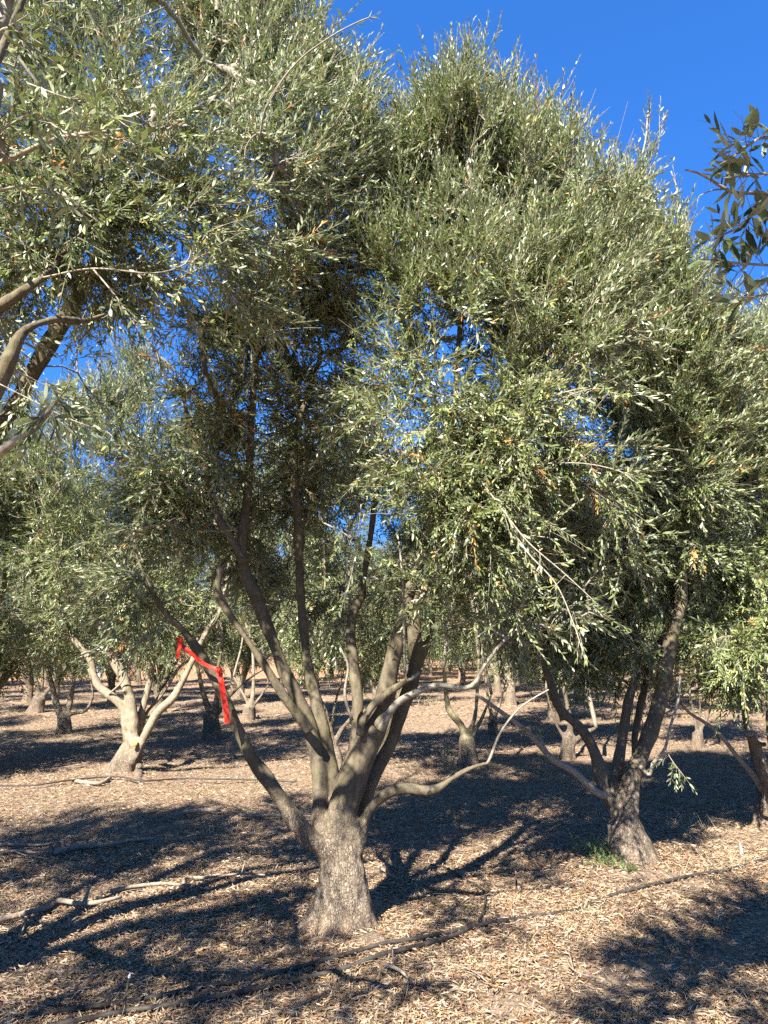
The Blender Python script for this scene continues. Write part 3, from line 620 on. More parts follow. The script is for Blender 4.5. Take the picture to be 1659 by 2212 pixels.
# ---- third tree of the row, at the right edge ---------------------------------
tree_c = thing("olive_tree", (0, 0, 0), "olive tree cut by the right edge, with a sawn pale limb and bright low leaves", "olive tree")
footC = trunk_foot((3.32, 6.8), P(1655, 1735, 6.8), .10, .085, .07, 9, 4)
LC = [ser([(1656, 1760), (1662, 1710), (1652, 1675), (1637, 1625), (1626, 1600), (1620, 1587)], 6.7, 6.5, 30, 21),
      ser([(1650, 1745), (1640, 1690), (1630, 1640), (1618, 1590), (1610, 1550), (1602, 1500), (1590, 1400), (1580, 1250), (1590, 1050)], 6.9, 6.8, 17, 8),
      ser([(1665, 1745), (1672, 1680), (1665, 1600), (1660, 1500), (1668, 1380), (1670, 1200), (1650, 1000), (1640, 850)], 6.8, 6.9, 20, 8),
      ser([(1662, 1745), (1700, 1650), (1740, 1500), (1780, 1300), (1790, 1100)], 6.8, 6.9, 24, 10)]
TC = [ser([(1648, 1710), (1626, 1673), (1594, 1636), (1557, 1589), (1521, 1560), (1492, 1542), (1470, 1520)], 6.8, 6.6, 12, 5)]
BC = [blob(*b) for b in [(1640, 860, 6.9, 110, 1), (1610, 1000, 6.7, 120, 1), (1640, 1150, 6.6, 130, 1), (1580, 1260, 6.3, 100, .9), (1560, 1420, 5.9, 80, 1.3), (1500, 1440, 5.9, 60, 1.2), (1620, 1400, 5.9, 100, 1.2), (1640, 1500, 6.1, 70, .8), (1740, 1000, 7, 170, .8), (1780, 1250, 7, 170, .7), (1740, 760, 7.1, 120, .8), (1780, 1450, 6.8, 120, .5), (1650, 740, 7.1, 60, .9)]]
hand_tree(tree_c, footC, LC, BC, 1200, 41, 7, voxel=.013, thin=TC, mat=BARK, light=.12, size=(.045, .07), growk=dict(zmin=1.2))

# ---- pale leaning tree on the left, second row --------------------------------
tree_d = thing("olive_tree", (0, 0, 0), "pale leaning olive tree with a yellow saw cut, on the left beyond the central tree", "olive tree")
footD = trunk_foot((-3.17, 9.3), P(286, 1615, 9.3), .15, .13, .09, 13, 4)
LD = [ser([(284, 1620), (277, 1590), (273, 1564), (269, 1535), (251, 1513), (218, 1487), (204, 1462), (196, 1429), (175, 1400), (145, 1360), (120, 1290)], 9.3, 9.2, 24, 12),
      ser([(288, 1610), (287, 1553), (280, 1506), (265, 1462), (244, 1422), (229, 1382), (222, 1362), (202, 1334), (179, 1305), (143, 1279), (120, 1200), (110, 1100)], 9.25, 9.3, 26, 9),
      ser([(294, 1610), (302, 1553), (313, 1513), (324, 1469), (331, 1429), (345, 1400), (350, 1340), (330, 1230), (310, 1080)], 9.4, 9.5, 19, 8),
      ser([(300, 1590), (316, 1542), (342, 1509), (367, 1473), (385, 1444), (404, 1429), (430, 1400)], 9.5, 9.7, 11, 8),
      ser([(283, 1650), (295, 1626), (313, 1589), (338, 1542), (375, 1506), (396, 1469), (415, 1429), (446, 1364), (476, 1317), (500, 1200)], 9.2, 9.2, 22, 10),
      ser([(232, 1405), (240, 1370), (246, 1330), (272, 1303), (290, 1240)], 9.2, 9.2, 10, 6)]
TD = [ser([(218, 1420), (208, 1410), (190, 1408), (176, 1413)], 9.2, 9.0, 6, 4), ser([(235, 1500), (265, 1470), (273, 1440)], 9.2, 9.1, 4, 2)]
BD = [blob(*b) for b in [(290, 830, 9.3, 80, 1), (240, 900, 9.3, 110, 1.1), (140, 920, 9.3, 90, 1), (350, 960, 9.4, 110, 1), (200, 1050, 9.2, 140, 1.1), (80, 1080, 9.4, 110, 1), (350, 1130, 9.3, 130, 1), (160, 1220, 9.2, 120, 1), (280, 1270, 9.1, 110, 1), (60, 1250, 9.4, 110, .9), (410, 1270, 9.4, 100, .9), (340, 1360, 9.3, 60, .8), (120, 1350, 9.3, 70, .9), (200, 1400, 9.5, 50, .6), (60, 1390, 9.4, 60, .7), (400, 1390, 9.4, 60, .7), (310, 1420, 9.6, 40, .5), (470, 1120, 9.6, 90, .8)]]
hand_tree(tree_d, footD, LD, BD, 1200, 61, 6, voxel=.018, mat=BARK_PALE, thin=TD, full=False, size=(.055, .08), spacing=.034, wid=(.18, .27), growk=dict(zmin=1.3))

# ---- tree behind the camera on the right: casts the shade, hangs twigs in view -
tree_f = thing("olive_tree", (0, 0, 0), "dark twigs of an unseen olive tree hanging in from the right edge against the sky", "olive tree")
footF = trunk_foot((1.5, -.9), (1.5, -.9, .8), .15, .12, .12, 15)
ext = P(1780, 560, 1.3)
LF = [wr([(1.5, -.9, .7, .08), (1.75, -.3, 1.4, .06), (1.75, .5, 2.0, .035), (1.45, 1.1, 2.25, .018), (*P(1800, 560, 1.35), .013)]),
      wr([(1.5, -.9, .7, .09), (1.2, -.7, 1.9, .06), (.7, -.4, 3.1, .04), (.3, -.3, 4.2, .02)]),
      wr([(1.5, -.9, .7, .09), (1.9, -.8, 2.0, .06), (1.9, -.3, 3.2, .04), (1.5, .2, 4.2, .02)]),
      wr([(1.5, -.9, .7, .09), (1.2, -1.4, 1.9, .06), (.6, -1.6, 3.1, .04), (0, -1.5, 4.3, .02)])]
def tf(pts, w0, w1): return ser(pts, 1.38, 1.28, w0, w1)
TF = [tf([(1800, 560), (1720, 470), (1659, 418), (1600, 418), (1567, 408), (1537, 389), (1507, 373), (1481, 367)], 11, 4),
      tf([(1567, 408), (1537, 411), (1511, 423)], 4, 2), tf([(1800, 560), (1720, 350), (1659, 297), (1623, 310), (1587, 337), (1554, 356)], 9, 3),
      tf([(1720, 380), (1659, 373), (1606, 380), (1567, 384)], 5, 3), tf([(1800, 560), (1720, 450), (1659, 426), (1626, 456), (1600, 489), (1567, 505), (1540, 518)], 8, 3),
      tf([(1800, 560), (1720, 580), (1659, 573), (1590, 568), (1547, 561), (1514, 560)], 8, 3), tf([(1800, 560), (1730, 630), (1659, 636), (1626, 641), (1587, 644)], 7, 3)]
kw = dict(size=(.042, .060), wid=(.20, .28), spacing=.028, light=-.32, deadp=.01)  # leaf colour darkened so these twigs read as shaded silhouettes
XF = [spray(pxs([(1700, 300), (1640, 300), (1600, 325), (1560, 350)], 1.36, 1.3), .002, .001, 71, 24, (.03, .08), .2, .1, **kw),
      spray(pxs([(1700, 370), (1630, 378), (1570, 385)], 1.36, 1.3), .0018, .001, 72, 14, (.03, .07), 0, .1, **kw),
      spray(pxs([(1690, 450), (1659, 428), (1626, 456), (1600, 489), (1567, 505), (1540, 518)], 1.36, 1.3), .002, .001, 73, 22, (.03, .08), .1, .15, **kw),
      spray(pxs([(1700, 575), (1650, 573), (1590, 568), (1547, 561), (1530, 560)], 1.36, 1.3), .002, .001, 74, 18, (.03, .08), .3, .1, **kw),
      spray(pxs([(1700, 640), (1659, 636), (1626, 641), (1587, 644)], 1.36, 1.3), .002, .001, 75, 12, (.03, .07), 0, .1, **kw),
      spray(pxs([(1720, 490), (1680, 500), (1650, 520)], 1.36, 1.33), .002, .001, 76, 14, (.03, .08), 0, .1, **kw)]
BF = [(.35, .25, 3.95, .55, 1), (.9, .1, 3.7, .6, 1), (1.5, 0, 3.6, .6, 1), (1.9, .2, 3.3, .6, 1), (0.3, -.6, 4.6, .7, .8), (1.1, -.5, 4.6, .7, .8), (.0, -.9, 3.9, .6, .6), (1.8, -.6, 4.3, .7, .7), (2.3, .2, 3.9, .6, .6), (1.0, -1.1, 3.6, .7, .6), (-.3, .65, 3.6, .4, 1.6), (.25, .95, 3.65, .4, 1.6), (.6, 1.2, 3.95, .4, 1.4), (-.6, .2, 3.7, .35, 1.4), (.2, .35, 3.1, .3, 1.5), (.75, .75, 3.3, .35, 1.3)]
hand_tree(tree_f, footF, LF, BF, 800, 81, 8, voxel=.016, thin=TF, extra=XF, skip=1, growk=dict(zmin=1.9), size=(.05, .075), wid=(.2, .28))

# ---- smaller trees of the rows behind: four built, then copied ------------------
def proto(seed, nl=4, lean=0.0, h=5.0, low=1.05, nanch=600, per=6, R_=1.5, mat=BARK_PALE, label=None, foot_r=.11, leafk=None, voxel=.02):
    r = RS(seed); root = thing("olive_tree", (0, 0, 0), label or "olive tree", "olive tree")
    ft = trunk_foot((0, 0), (lean * .5, 0, r.uniform(.45, .65)), foot_r, foot_r * .85, foot_r * .7, seed, 4, 14, seg=20)
    zt = ft[2][-1][2]; limbs = []; th0 = r.rand() * 6.28
    for i in range(nl):
        th = th0 + i * 6.283 / nl + r.normal() * .3; c, s = math.cos(th), math.sin(th); k = r.uniform(.6, 1.05)
        rows = [(lean * .45, 0, zt - .12, foot_r * .6), (lean * .5 + c * .22 * k, s * .22 * k, zt + .3, foot_r * .5), (lean * .5 + c * .5 * k + r.normal() * .06, s * .5 * k, zt + .85, foot_r * .42),
                (lean * .5 + c * .7 * k, s * .7 * k + r.normal() * .08, zt + 1.6, foot_r * .33), (lean * .5 + c * .8 * k + r.normal() * .1, s * .8 * k, zt + 2.6, foot_r * .2), (lean * .5 + c * .7 * k, s * .7 * k, zt + 3.5, foot_r * .1)]
        limbs.append(resample(np.array(rows), .06))
        if r.rand() < .7:
            q = limbs[-1][int(len(limbs[-1]) * .3)]; e = q[:3] + np.array([c + r.normal() * .6, s + r.normal() * .6, 1.1]) * .55
            limbs.append(resample(np.array([q * [1, 1, 1, .6], [*((q[:3] + e) / 2 + r.normal(size=3) * .05), foot_r * .2], [*e, foot_r * .13]]), .06))
    bl = []
    for i in range(11):
        z = r.uniform(low + .35, h - .5); f = math.sin((z - low) / (h - low) * 2.6 + .35); th = r.rand() * 6.28; q = R_ * .62 * f * r.uniform(.4, 1)
        bl.append((lean * .5 + q * math.cos(th), q * math.sin(th), z, r.uniform(.45, .72), 1))
    acc = Acc(); acc.add(*ft[:2])
    for q in limbs: acc.add(*tube1(q[:, :3], q[:, 3], 8))
    remeshed(acc, "trunk", mat, root, voxel, .004)
    ch, R, ctr = grow(limbs, bl, nanch, seed, zmin=low, gap=-.55)
    foliage(root, ch, R, ctr, per, seed + 5, mat=LEAF_FAR, full=False, **(leafk or dict(spacing=.042, size=(.06, .09), wid=(.2, .3), Lr=(.2, .42))))
    return root

def copy_tree(src, loc, rot, s, label, group=None):
    c = src.copy(); COL.objects.link(c); c.location = loc; c.rotation_euler = (0, 0, rot); c.scale = (s, s, s * 1.0); c["label"] = label
    if group: c["group"] = group
    elif "group" in c: del c["group"]
    for ch in [o for o in bpy.data.objects if o.parent == src]:
        d = ch.copy(); COL.objects.link(d); d.parent = c
    return c

def place(o, px, py, rot, s):
    p = G(px, py); o.location = p; o.rotation_euler = (0, 0, rot); o.scale = (s, s, s)

# second and third rows, each with its own limbs
def row_tree(foot_px, Yd, limbs, label, mat, seed, fr=.1, R_=1.35, h=5.0, low=1.15, nanch=700, topo=None, crown_dx=0, z_top=.5):
    root = thing("olive_tree", (0, 0, 0), label, "olive tree")
    b = G(*foot_px); tp = P(topo[0], topo[1], b[1]); ft = trunk_foot((b[0], b[1]), tp, fr, fr * .85, fr * .7, seed, 4, 14, seg=20)
    wl = [limb(ser(l[0], b[1], b[1] + l[3], l[1], l[2]), .05) for l in limbs]
    acc = Acc(); acc.add(*ft[:2])
    for q in wl: acc.add(*tube1(q[:, :3], q[:, 3], 8))
    remeshed(acc, "trunk", mat, root, .018, .004)
    r = RS(seed); bl = []
    for i in range(11):
        z = r.uniform(low + .35, h - .5); f = math.sin((z - low) / (h - low) * 2.6 + .35); th = r.rand() * 6.28; q = R_ * .62 * f * r.uniform(.4, 1)
        bl.append((b[0] + crown_dx + q * math.cos(th), b[1] + .1 + q * math.sin(th), z, r.uniform(.45, .72), 1))
    hub = np.array([b[0] + crown_dx, b[1], 2.4]); core = [resample(np.array([[*q[-1, :3], q[-1, 3]], [*((q[-1, :3] + hub + [0, 0, .6]) / 2), q[-1, 3] * .8], [*(hub + r.normal(size=3) * .4 + [0, 0, 1.3]), .012]]), .08) for q in wl]
    acc2 = [tube1(q[:, :3], q[:, 3], 7) for q in core]
    ch, R, ctr = grow(wl + core, bl, nanch, seed, zmin=low, gap=-.55)
    foliage(root, ch, R, ctr, 6, seed + 5, mat=LEAF_FAR, full=False, extra=acc2, spacing=.040, size=(.058, .085), wid=(.2, .3), Lr=(.2, .4))
    return root

row_tree((726, 1668), 10, [([(724, 1625), (716, 1590), (705, 1540), (688, 1500), (670, 1460)], 13, 7, 0), ([(722, 1610), (738, 1575), (760, 1548), (766, 1500), (775, 1440)], 13, 7, .1), ([(716, 1590), (722, 1530), (735, 1480), (748, 1430)], 9, 5, .3)],
         "slim olive tree seen between the lower limbs of the central tree", BARK, 101, .085, topo=(722, 1618))
row_tree((1010, 1655), 11, [([(1006, 1600), (996, 1567), (970, 1535), (963, 1491), (958, 1440)], 20, 9, 0), ([(1010, 1600), (1018, 1570), (1026, 1549), (1032, 1480), (1035, 1420)], 13, 8, .1), ([(1014, 1605), (1024, 1585), (1039, 1556), (1050, 1530), (1062, 1500)], 14, 7, .2)],
         "mossy yellow limbed olive tree behind the low right limb of the central tree", BARK_MOSS, 102, .115, topo=(1008, 1592))
row_tree((1226, 1640), 11, [([(1230, 1590), (1232, 1560), (1225, 1520), (1215, 1470)], 16, 8, 0), ([(1234, 1612), (1247, 1598), (1262, 1585), (1288, 1572)], 13, 10, -.1), ([(1222, 1600), (1205, 1570), (1190, 1530), (1180, 1490)], 9, 6, .1)],
         "olive tree with a short sawn side limb, behind the left limbs of the weedy tree", BARK, 103, .09, topo=(1229, 1585))
row_tree((1508, 1615), 12, [([(1506, 1580), (1500, 1545), (1490, 1500)], 10, 6, 0), ([(1510, 1585), (1528, 1550), (1540, 1510)], 10, 6, .1), ([(1506, 1580), (1512, 1530), (1510, 1480)], 8, 6, .2)],
         "small olive tree between the weedy tree and the one cut by the right edge", BARK, 104, .08, topo=(1507, 1582))
row_tree((462, 1597), 13.3, [([(452, 1540), (440, 1500), (428, 1450), (420, 1400)], 16, 7, 0), ([(460, 1545), (468, 1510), (470, 1450), (480, 1400)], 15, 8, .1), ([(462, 1560), (475, 1535), (500, 1500), (540, 1465), (580, 1440)], 9, 5, .2)],
         "dark thick trunked olive tree just left of the red ribbon's hanging tail", BARK, 105, .14, topo=(455, 1538))
row_tree((136, 1583), 14, [([(133, 1552), (120, 1515), (113, 1485), (105, 1450), (98, 1410)], 17, 9, 0), ([(142, 1552), (150, 1520), (157, 1477), (162, 1440), (170, 1400)], 14, 8, .1), ([(146, 1543), (165, 1540), (185, 1535), (200, 1505), (196, 1470)], 11, 5, -.3)],
         "olive tree with a low sideways white limb, left of the pale leaning tree", BARK_PALE, 106, .12, topo=(138, 1553))
row_tree((1063, 1586), 13.6, [([(1064, 1550), (1056, 1520), (1050, 1480)], 11, 6, 0), ([(1068, 1550), (1080, 1520), (1090, 1480)], 10, 6, .1)],
         "thin pale olive trunk right of the mossy limbed tree", BARK_PALE, 107, .085, topo=(1064, 1548))
row_tree((537, 1555), 16.6, [([(538, 1530), (530, 1508), (520, 1490), (505, 1462)], 9, 5, 0), ([(541, 1528), (546, 1500), (548, 1460)], 13, 7, .1), ([(544, 1530), (560, 1508), (580, 1480)], 7, 4, .2)],
         "white trunked forked olive tree in sun, right of the red ribbon", BARK_PALE, 108, .13, topo=(539, 1526))
row_tree((73, 1539), 17.6, [([(84, 1508), (80, 1480), (72, 1440)], 14, 7, 0), ([(88, 1508), (105, 1490), (120, 1465)], 12, 6, .1), ([(84, 1510), (92, 1470), (90, 1430)], 10, 6, .2)],
         "dark olive tree leaning right near the left edge", BARK, 109, .16, topo=(86, 1506))

protos = [proto(201, 4, .1, 4.9, .8), proto(202, 5, -.25, 5.2, .95, mat=BARK), proto(203, 3, .3, 4.8, .75, mat=BARK_PALE), proto(204, 4, 0, 5.1, .9, mat=BARK), proto(205, 5, .15, 4.6, .7, mat=BARK, R_=1.7)]
lite = [proto(211, 4, .1, 4.9, .55, 460, 4, leafk=dict(spacing=.06, size=(.10, .15), wid=(.22, .32), Lr=(.25, .5))), proto(212, 4, -.2, 5.0, .5, 460, 4, mat=BARK, leafk=dict(spacing=.06, size=(.10, .15), wid=(.22, .32), Lr=(.25, .5)))]
MANUAL = [(-.5, 10), (1.2, 11.1), (2.5, 10.7), (4.9, 12), (-3, 13.3), (-5.9, 14), (1.9, 13.6), (-2.9, 16.6), (-8, 17.6), (-3.1, 9.3)]
r = RS(77); spots = []
# named singles near enough to be told apart
singles = [((36, 1513), "upright pale olive tree near the left edge, one row behind the dark leaning one"), ((575, 1520), "small olive tree just right of the white forked trunk, one row back"),
           ((160, 1560), None)]
for k in range(0, 10):
    y0 = 10.2 + 4.3 * k
    for i in range(-16, 17):
        x = i * 2.6 + r.normal() * .25 + (k % 2) * .9; y = y0 + .30 * x * (1 if k else .25) + r.normal() * .25
        if y < 8.5 or y > 52 or abs(x) > y * .72 + 2.5: continue
        if any((x - a) ** 2 + (y - b) ** 2 < 1.9 ** 2 for a, b in MANUAL): continue
        if 13.2 < y < 18.2 and -.2 < x < 2.4: continue            # the sunny gap in the rows
        if x < -.10 * y and y - .35 * x > 33: continue
        spots.append((x, y))
# flanking neighbours of the near rows, outside the view at the sides
spots += [(-4.6, 2.4), (5.1, 8.0), (-5.6, 8.7), (7.0, 9.4)]
used = {}
for x, y in sorted(spots, key=lambda s: s[1]):
    near = y < 24; lst = protos if near else lite; j = r.randint(len(lst)); src = lst[j]
    loc = (x, y, float(H(x, y)) - .02); rot = r.rand() * 6.28; s = r.uniform(.92, 1.14)
    side = "left" if x < -2 else ("right" if x > 3 else "middle")
    if y < 9.5: lab, grp = "olive tree standing beyond the edge of the view beside the near row", "olive trees beside the near rows"
    elif near: lab, grp = "small olive tree several rows back in the %s of the orchard" % side, "olive trees in the middle rows"
    else: lab, grp = "tiny olive tree in the farthest rows of the orchard on the %s" % side, "olive trees in the far rows"
    if src.name not in used:
        used[src.name] = 1; o = src; o.location = loc; o.rotation_euler = (0, 0, rot); o.scale = (s, s, s); o["label"] = lab; o["group"] = grp
    else: copy_tree(src, loc, rot, s, lab, grp)
# tree line on the far side of the dirt field
for i in range(46):
    x = -75 + i * 3.7 + r.normal() * 1.0; y = 84 + .2 * x + r.normal() * 4
    copy_tree(lite[i % 2], (x, y, 0), r.rand() * 6.28, r.uniform(1.1, 1.6), "distant olive tree in the hedge line beyond the orange dirt field", "trees beyond the dirt field")

# ------------------------------------------------------------------ things on the ground and on the limbs
def flat_path(pts, lift, rad, mat, name, label, cat, seg=10, seed=0, taper=1.0, wob=0.0, group=None, sink=.005):
    rows = np.array([G(a, b, lift) for a, b in pts]); q = resample(rows, .03)
    rr = np.linspace(rad, rad * taper, len(q)); q[:, 2] += sink * pn(q * [1, 1, 0], 3.1, 6)
    if wob: rr = rr * (1 + .14 * pn(q, 18, seed) + .08 * pn(q, 50, seed + 1))
    base = q.mean(0).copy(); base[2] = q[:, 2].min(); V, Fc = tube1(q - base, rr, seg)
    o = mesh(name, V, Fc, mat); o.location = base
    return tag(o, label, cat, group)

flat_path([(100, 2232), (200, 2212), (275, 2196), (350, 2186), (450, 2168), (550, 2148), (650, 2126), (750, 2101), (830, 2072), (860, 2066), (930, 2048), (995, 2026), (1015, 2014), (1055, 2004), (1098, 1997)], .022, .0115, HOSE, "drip_hose", "black irrigation hose lying lowest in front of the central trunk", "hose")
flat_path([(60, 2206), (130, 2196), (250, 2178), (350, 2160), (425, 2142), (500, 2130), (600, 2110), (700, 2085), (780, 2064), (830, 2050), (895, 2040), (980, 2021), (1030, 2009), (1075, 2000), (1155, 1986), (1200, 1979), (1240, 1971), (1275, 1957), (1300, 1946), (1322, 1939), (1380, 1923), (1430, 1913), (1500, 1896), (1565, 1886), (1600, 1877), (1630, 1868), (1659, 1861), (1720, 1845)], .018, .0105, HOSE, "drip_hose", "black irrigation hose running behind the lowest one and on to the right edge", "hose", sink=.011)
flat_path([(1034, 2004), (1044, 1981), (1050, 1951), (1045, 1935), (1030, 1924), (1000, 1906), (965, 1886), (930, 1878)], .032, .0065, HOSE, "drip_hose", "thin curved hose branching off right of the central trunk", "hose")
flat_path([(-60, 1711), (0, 1707), (73, 1705), (145, 1695), (218, 1687), (262, 1686), (309, 1687), (400, 1691), (545, 1693), (640, 1698)], .045, .0095, HOSE, "drip_hose", "long black hose passing in front of the pale leaning tree", "hose")

def branch_thing(main, subs, rad, label, seed, taper=.55, lift=.04):
    rows = np.array([G(a, b, lift) for a, b in main]); q = resample(rows, .03); base = q[0].copy()
    q[:, 2] += .012 * pn(q, 6, seed)
    root = None; acc = Acc(); rr = np.linspace(rad, rad * taper, len(q)) * (1 + .16 * pn(q, 16, seed) + .08 * pn(q, 55, seed + 1)); acc.add(*tube1(q - base, rr, 10))
    for s_, f in subs:
        rw = np.array([G(a, b, lift + z) for a, b, z in s_]); k = resample(rw, .03); acc.add(*tube1(k - base, np.linspace(rad * f, rad * f * .5, len(k)), 8))
    o = acc.build("fallen_branch", DEADWOOD); o.location = base; return tag(o, label, "branch", "fallen branches on the ground")
branch_thing([(-30, 2008), (0, 2003), (50, 1991), (100, 1977), (125, 1963), (175, 1970), (215, 1966), (262, 1955)], [([(180, 1968, .0), (186, 1960, .03), (192, 1958, .07)], .8), ([(40, 1993, 0), (52, 2010, .01), (45, 2035, 0)], .35)], .019, "crooked fallen branch with an upright stub at the lower left edge", 1)
branch_thing([(238, 1940), (270, 1933), (300, 1928), (350, 1923), (412, 1926)], [], .014, "slender fallen branch beside the one with the bent end", 2)
branch_thing([(396, 1921), (402, 1907), (450, 1911), (500, 1906), (540, 1905), (572, 1906)], [([(520, 1906, 0), (524, 1900, .03), (528, 1897, .07)], .5)], .011, "pale fallen branch with a sharply bent end left of the central trunk", 3)
branch_thing([(120, 1853), (165, 1841), (225, 1838), (280, 1828), (335, 1823)], [([(-40, 1838, 0), (0, 1836, 0), (90, 1837, 0), (130, 1836, .02), (134, 1848, .0)], .6)], .021, "thick dark fallen branch lying in shade at the middle left", 4)
branch_thing([(388, 1767), (430, 1762), (475, 1761)], [], .022, "short thick log in shade behind the left limb", 5, .8)
branch_thing([(520, 1772), (600, 1772), (690, 1773)], [], .016, "dark straight fallen branch just left behind the central trunk", 6)
branch_thing([(0, 1855), (40, 1851), (75, 1853), (110, 1850)], [([(30, 1851, 0), (60, 1862, 0), (100, 1866, 0)], .6)], .011, "thin fallen branch beside the thick dark one", 7)
branch_thing([(155, 1692), (180, 1695), (205, 1699), (222, 1697), (238, 1684)], [], .024, "pruned pale limb end beside the foot of the pale leaning tree", 8, .8, .03)
branch_thing([(1225, 2088), (1232, 2108), (1255, 2126), (1290, 2133), (1310, 2140)], [([(1240, 2115, 0), (1225, 2075, .05)], .5)], .005, "small dark twig on the bare strip at the lower right", 9)
branch_thing([(815, 1886), (830, 1893), (850, 1905), (866, 1912)], [([(835, 1895, 0), (838, 1880, .08), (846, 1868, .14)], .4)], .009, "short sunlit stick just right behind the central trunk", 10)
branch_thing([(1255, 1790), (1285, 1786), (1310, 1790), (1330, 1788)], [([(1285, 1786, .0), (1290, 1772, .06), (1306, 1760, .1)], .6), ([(1290, 1787, .0), (1312, 1774, .05)], .5)], .007, "pale forked dead twig left behind the weedy trunk", 11)
branch_thing([(830, 2105), (865, 2120), (890, 2145)], [([(850, 2112, 0), (848, 2080, .03)], .6)], .009, "dark short stick below the hoses at the bottom centre", 12)
branch_thing([(370, 2136), (400, 2100), (430, 2095), (450, 2102)], [], .004, "thin arched pale twig above the hoses at the lower left", 13)

# root knob right of the main trunk
ac = Acc(); q = resample(np.array([[*G(780, 2036, -.02), .05], [*G(815, 2038, .005), .045], [*G(845, 2043, -.03), .03]]), .01)
ac.add(*tube1(q[:, :3], q[:, 3] * (1 + .15 * pn(q[:, :3], 20, 4)), 16)); ac.build("root", BARK, tree_a)

# sawn faces
def cut(parent, c, nrm_, rad, mat=CUTWOOD, name="cut_face"):
    nrm_ = norm(np.array(nrm_, float)); V, Fc = tube1(np.array([c - nrm_ * .01, c, c + nrm_ * .004]), [rad * .98, rad, rad * .9], 18); mesh(name, V, Fc, mat, parent)
cut(tree_d, P(289, 1605, 9.1), (.5, -1, .3), .045)
cut(tree_c, P(1619, 1583, 6.49), (-.35, -.4, .8), .036, BARK_PALE)
ac = Acc(); q = resample(np.array([[*G(297, 1684, -.05), .06], [*P(299, 1668, 9.12), .05], [*P(301, 1653, 9.1), .04]]), .01); V, Fc = tube1(q[:, :3], q[:, 3] * (1 + .12 * pn(q[:, :3], 25, 5)), 14); mesh("stub", V, Fc, BARK, tree_d)

# red tape: loop along the limb, a short tail and a long hanging tail
def strip(rows, wdt, thick=.0006, seed=0, twist=.6):
    q = resample(np.array(rows, float), .008); n = len(q); T = norm(np.gradient(q, axis=0)); t = np.linspace(0, 1, n)
    view = norm(q - CAM); S = norm(np.cross(T, view)); Nn = np.cross(S, T); a = twist * np.sin(t * 9 + seed) + .15 * pn(q, 60, seed)
    S = S * np.cos(a)[:, None] + Nn * np.sin(a)[:, None]; Nn = norm(np.cross(S, T)); h = wdt / 2
    V = np.stack([q - S * h, q + S * h, q + S * h + Nn * thick, q - S * h + Nn * thick], 1).reshape(-1, 3)
    i = np.arange(n - 1)[:, None] * 4; Q = np.vstack([i + np.array([[a_, b_, b_ + 4, a_ + 4]]) for a_, b_ in ((0, 1), (1, 2), (2, 3), (3, 0))])
    return V, [Q]
yr = 4.22; rb = thing("marking_ribbon", tuple(P(430, 1425, yr)), "bright red ribbon tied along the low left limb of the central tree", "ribbon")
o3 = P(430, 1425, yr)
for nm, rows, wd, sd, tw in (("loop", pxs([(388, 1384), (391, 1391), (402, 1403), (416, 1414), (430, 1427), (446, 1437), (460, 1443), (472, 1447)], yr, yr + .03), .022, 1, .5),
                     ("tail", pxs([(389, 1388), (387, 1400), (385, 1412), (384, 1422)], yr - .02, yr - .02), .019, 2, .3), ("tail", pxs([(473, 1448), (477, 1470), (483, 1505), (488, 1535), (491, 1562)], yr + .02, yr + .02), .030, 5, .35)):
    V, Fc = strip(rows, wd, seed=sd, twist=tw); mesh(nm, V - o3, Fc, RIBBON, rb, smooth=False)
def knot(px, py, Yd, rad):
    c = P(px, py, Yd); r = RS(int(px)); ac = Acc()
    for k in range(4):
        a = norm(r.normal(size=3)); b = norm(np.cross(a, r.normal(size=3))); th = np.linspace(0, 5.6, 22)[:, None]
        q = c + rad * (np.cos(th) * a + np.sin(th) * b * .7); ac.add(*strip(q, .012, .0012, k, .2))
    V = np.vstack(ac.V); mesh("knot", V - o3, [np.vstack(x) for x in ac.F.values()], RIBBON, rb, smooth=False)
knot(389, 1382, yr - .02, .013); knot(472, 1447, yr, .014)

# emitter stakes
def stake(px0, py0, h, lean, label, mat, tube=True, tip=WHITEP):
    b = G(px0, py0); root = thing("stake", tuple(b), label, "stake")
    tp = np.array([lean, 0.01, h]); q = resample(np.array([[0, 0, -.03], tp * .5 + [.006, 0, 0], tp]), .01)
    V, Fc = tube1(q, np.linspace(.009, .005, len(q)), 8); mesh("post", V, Fc, mat, root)
    V, Fc = tube1(np.array([tp * .97, tp, tp * 1.08]), [.006, .0065, .003], 8); mesh("tip", V, Fc, tip, root)
    if tube:
        th = np.linspace(0, 1, 30)[:, None]; q = tp * (th * .9) + np.hstack([.014 * np.cos(th * 9), .014 * np.sin(th * 9), 0 * th])
        V, Fc = tube1(q, np.full(30, .0028), 6); mesh("thin_tube", V, Fc, HOSE, root)
stake(258, 2196, .155, .03, "dark emitter stake with a pale tip beside the hoses at lower left", HOSE)
stake(1113, 1934, .13, .01, "thin dark stake standing in litter right of the central trunk", HOSE, False, DEADWOOD)
stake(1602, 1850, .085, 0, "small white marker stake near the right edge", WHITEP, False)

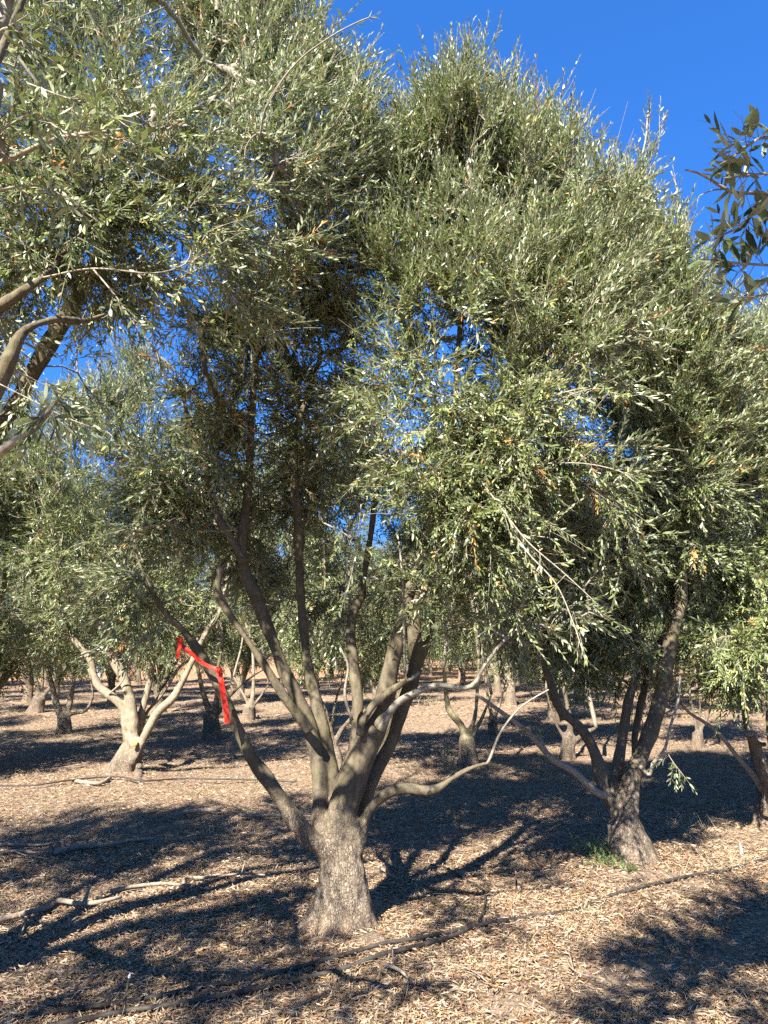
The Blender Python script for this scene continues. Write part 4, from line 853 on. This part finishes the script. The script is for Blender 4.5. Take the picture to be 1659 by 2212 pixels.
# weeds and dry grass
def tuft(name, px, py, n, h, mat, label, cat, seed, spread=.06, leafy=True, lean=.35):
    b = G(px, py); r = RS(seed); root = thing(name, tuple(b), label, cat)
    O = np.stack([r.normal(size=n) * spread, r.normal(size=n) * spread * .6, np.zeros(n)], -1); O[:, 2] = H(O[:, 0] + b[0], O[:, 1] + b[1]) - b[2] - .01
    D = norm(np.stack([r.normal(size=n) * lean, r.normal(size=n) * lean, np.ones(n)], -1)); L = h * r.uniform(.5, 1.1, n)
    t = np.linspace(0, 1, 6)[None, :, None]; bend = np.stack([D[:, 0], D[:, 1], -.25 * np.ones(n)], -1)[:, None] * .5
    C = O[:, None] + D[:, None] * t * L[:, None, None] + bend * t ** 2 * L[:, None, None]
    V, Q = tubes(C, np.full((n, 1), .0016) * np.linspace(1, .35, 6)[None], 4); mesh("stems", V, [Q], mat if not leafy else TWIG, root)
    if leafy:
        V, Fc, var = leaves(C, L, seed + 1, spacing=.016, size=(.022, .04), wid=(.2, .32), deadp=0); mesh("leaves", V, Fc, YOUNG, root, {"var": var})
    return root
tuft("weed_tuft", 1285, 1850, 26, .20, YOUNG, "darker green weeds on the left of the weedy tree's foot", "weed", 1, .06)
tuft("weed_tuft", 1318, 1868, 30, .13, YOUNG, "pale green weeds in front of the weedy tree's foot", "weed", 2, .07)
tuft("weed_tuft", 1358, 1880, 14, .08, YOUNG, "tiny weeds at the right of the weedy tree's foot", "weed", 3, .03)
for i, (px, py, n, h, lb) in enumerate([(1545, 1880, 30, .16, "dry straw grass tuft beside the hose near the right edge"), (1265, 1975, 26, .09, "dry straw tuft where the hose sinks into the litter"), (120, 1588, 30, .2, "dry grass tuft at the foot of the low limbed tree"),
    (560, 1690, 24, .13, "wispy dry grass behind the low left limb"), (900, 1660, 24, .16, "dry grass seen under the low right limb"), (1495, 1790, 18, .18, "lone dry weed stalks right of the weedy tree"), (925, 1525, 40, .5, "dead grey brush clump beyond the sunny gap")]):
    tuft("dry_grass_tuft", px, py, n, h, DRY, lb, "dry grass", 20 + i, .09 if h < .3 else .35, False, .5)

# low leafy sucker standing in front of the mossy tree
r_ = thing("olive_sucker", (0, 0, 0), "small leafy olive sprout rising left of the mossy limbed tree's foot", "sprout")
V, Fc, lv = spray([G(985, 1700, -.01), P(981, 1672, G(985, 1700)[1]), P(975, 1640, G(985, 1700)[1]), P(968, 1622, G(985, 1700)[1])], .004, .002, 91, 9, (.08, .16), .1, light=.2)
mesh("stem", V, Fc, TWIG, r_); mesh("leaves", lv[0], lv[1], YOUNG, r_, {"var": lv[2]})

# crumpled sacks far back
def sack(px, py, Yd, wd, ht, label, mat, band, seed):
    p = P(px, py, Yd); b = np.array([p[0], Yd, 0.0]); root = thing("sack", tuple(b), label, "sack"); h0 = p[2] - ht / 2
    nu, nv = 20, 14; u = np.arange(nu) / nu * 6.283; v = np.linspace(0, 1, nv)
    rad = wd / 2 * np.sin(np.clip(v * 1.05, .03, 1) * np.pi * .93 + .12) ** .6
    X_ = rad[:, None] * np.cos(u); Y_ = rad[:, None] * np.sin(u) * .6; Z_ = (v * ht)[:, None] + 0 * X_
    V = np.stack([X_, Y_, Z_], -1).reshape(-1, 3); V += (norm(V - [0, 0, ht / 2]) * (.12 * wd * pn(V, 16, seed))[:, None]); V[:, 2] += max(0, h0)
    i = np.arange(nv - 1)[:, None] * nu; j = np.arange(nu)[None]; k = (j + 1) % nu; Q = np.stack([i + j, i + k, i + nu + k, i + nu + j], -1).reshape(-1, 4)
    top_ = np.arange(nu)[None] + (nv - 1) * nu; f = len(Q) // 2
    mesh("body", V, [Q[:f + 40], np.arange(nu)[None][:, ::-1]], mat, root); mesh("upper_cloth", V, [Q[f + 40:], top_], band, root)
    q = np.array([[0, 0, V[:, 2].max() - .02], [.02, 0, V[:, 2].max() + .25], [0, 0, V[:, 2].max() + .6]]); V2, F2 = tube1(resample(q, .05), np.full(len(resample(q, .05)), .006), 5); mesh("cord", V2, F2, DEADWOOD, root)
sack(215, 1446, 24.0, .24, .55, "blue and white crumpled sack hanging beyond the pale leaning tree", CLOTH_W, CLOTH_B, 3)
sack(374, 1428, 26.0, .2, .35, "small pale blue sack seen left of the red ribbon", CLOTH_B, CLOTH_W, 5)
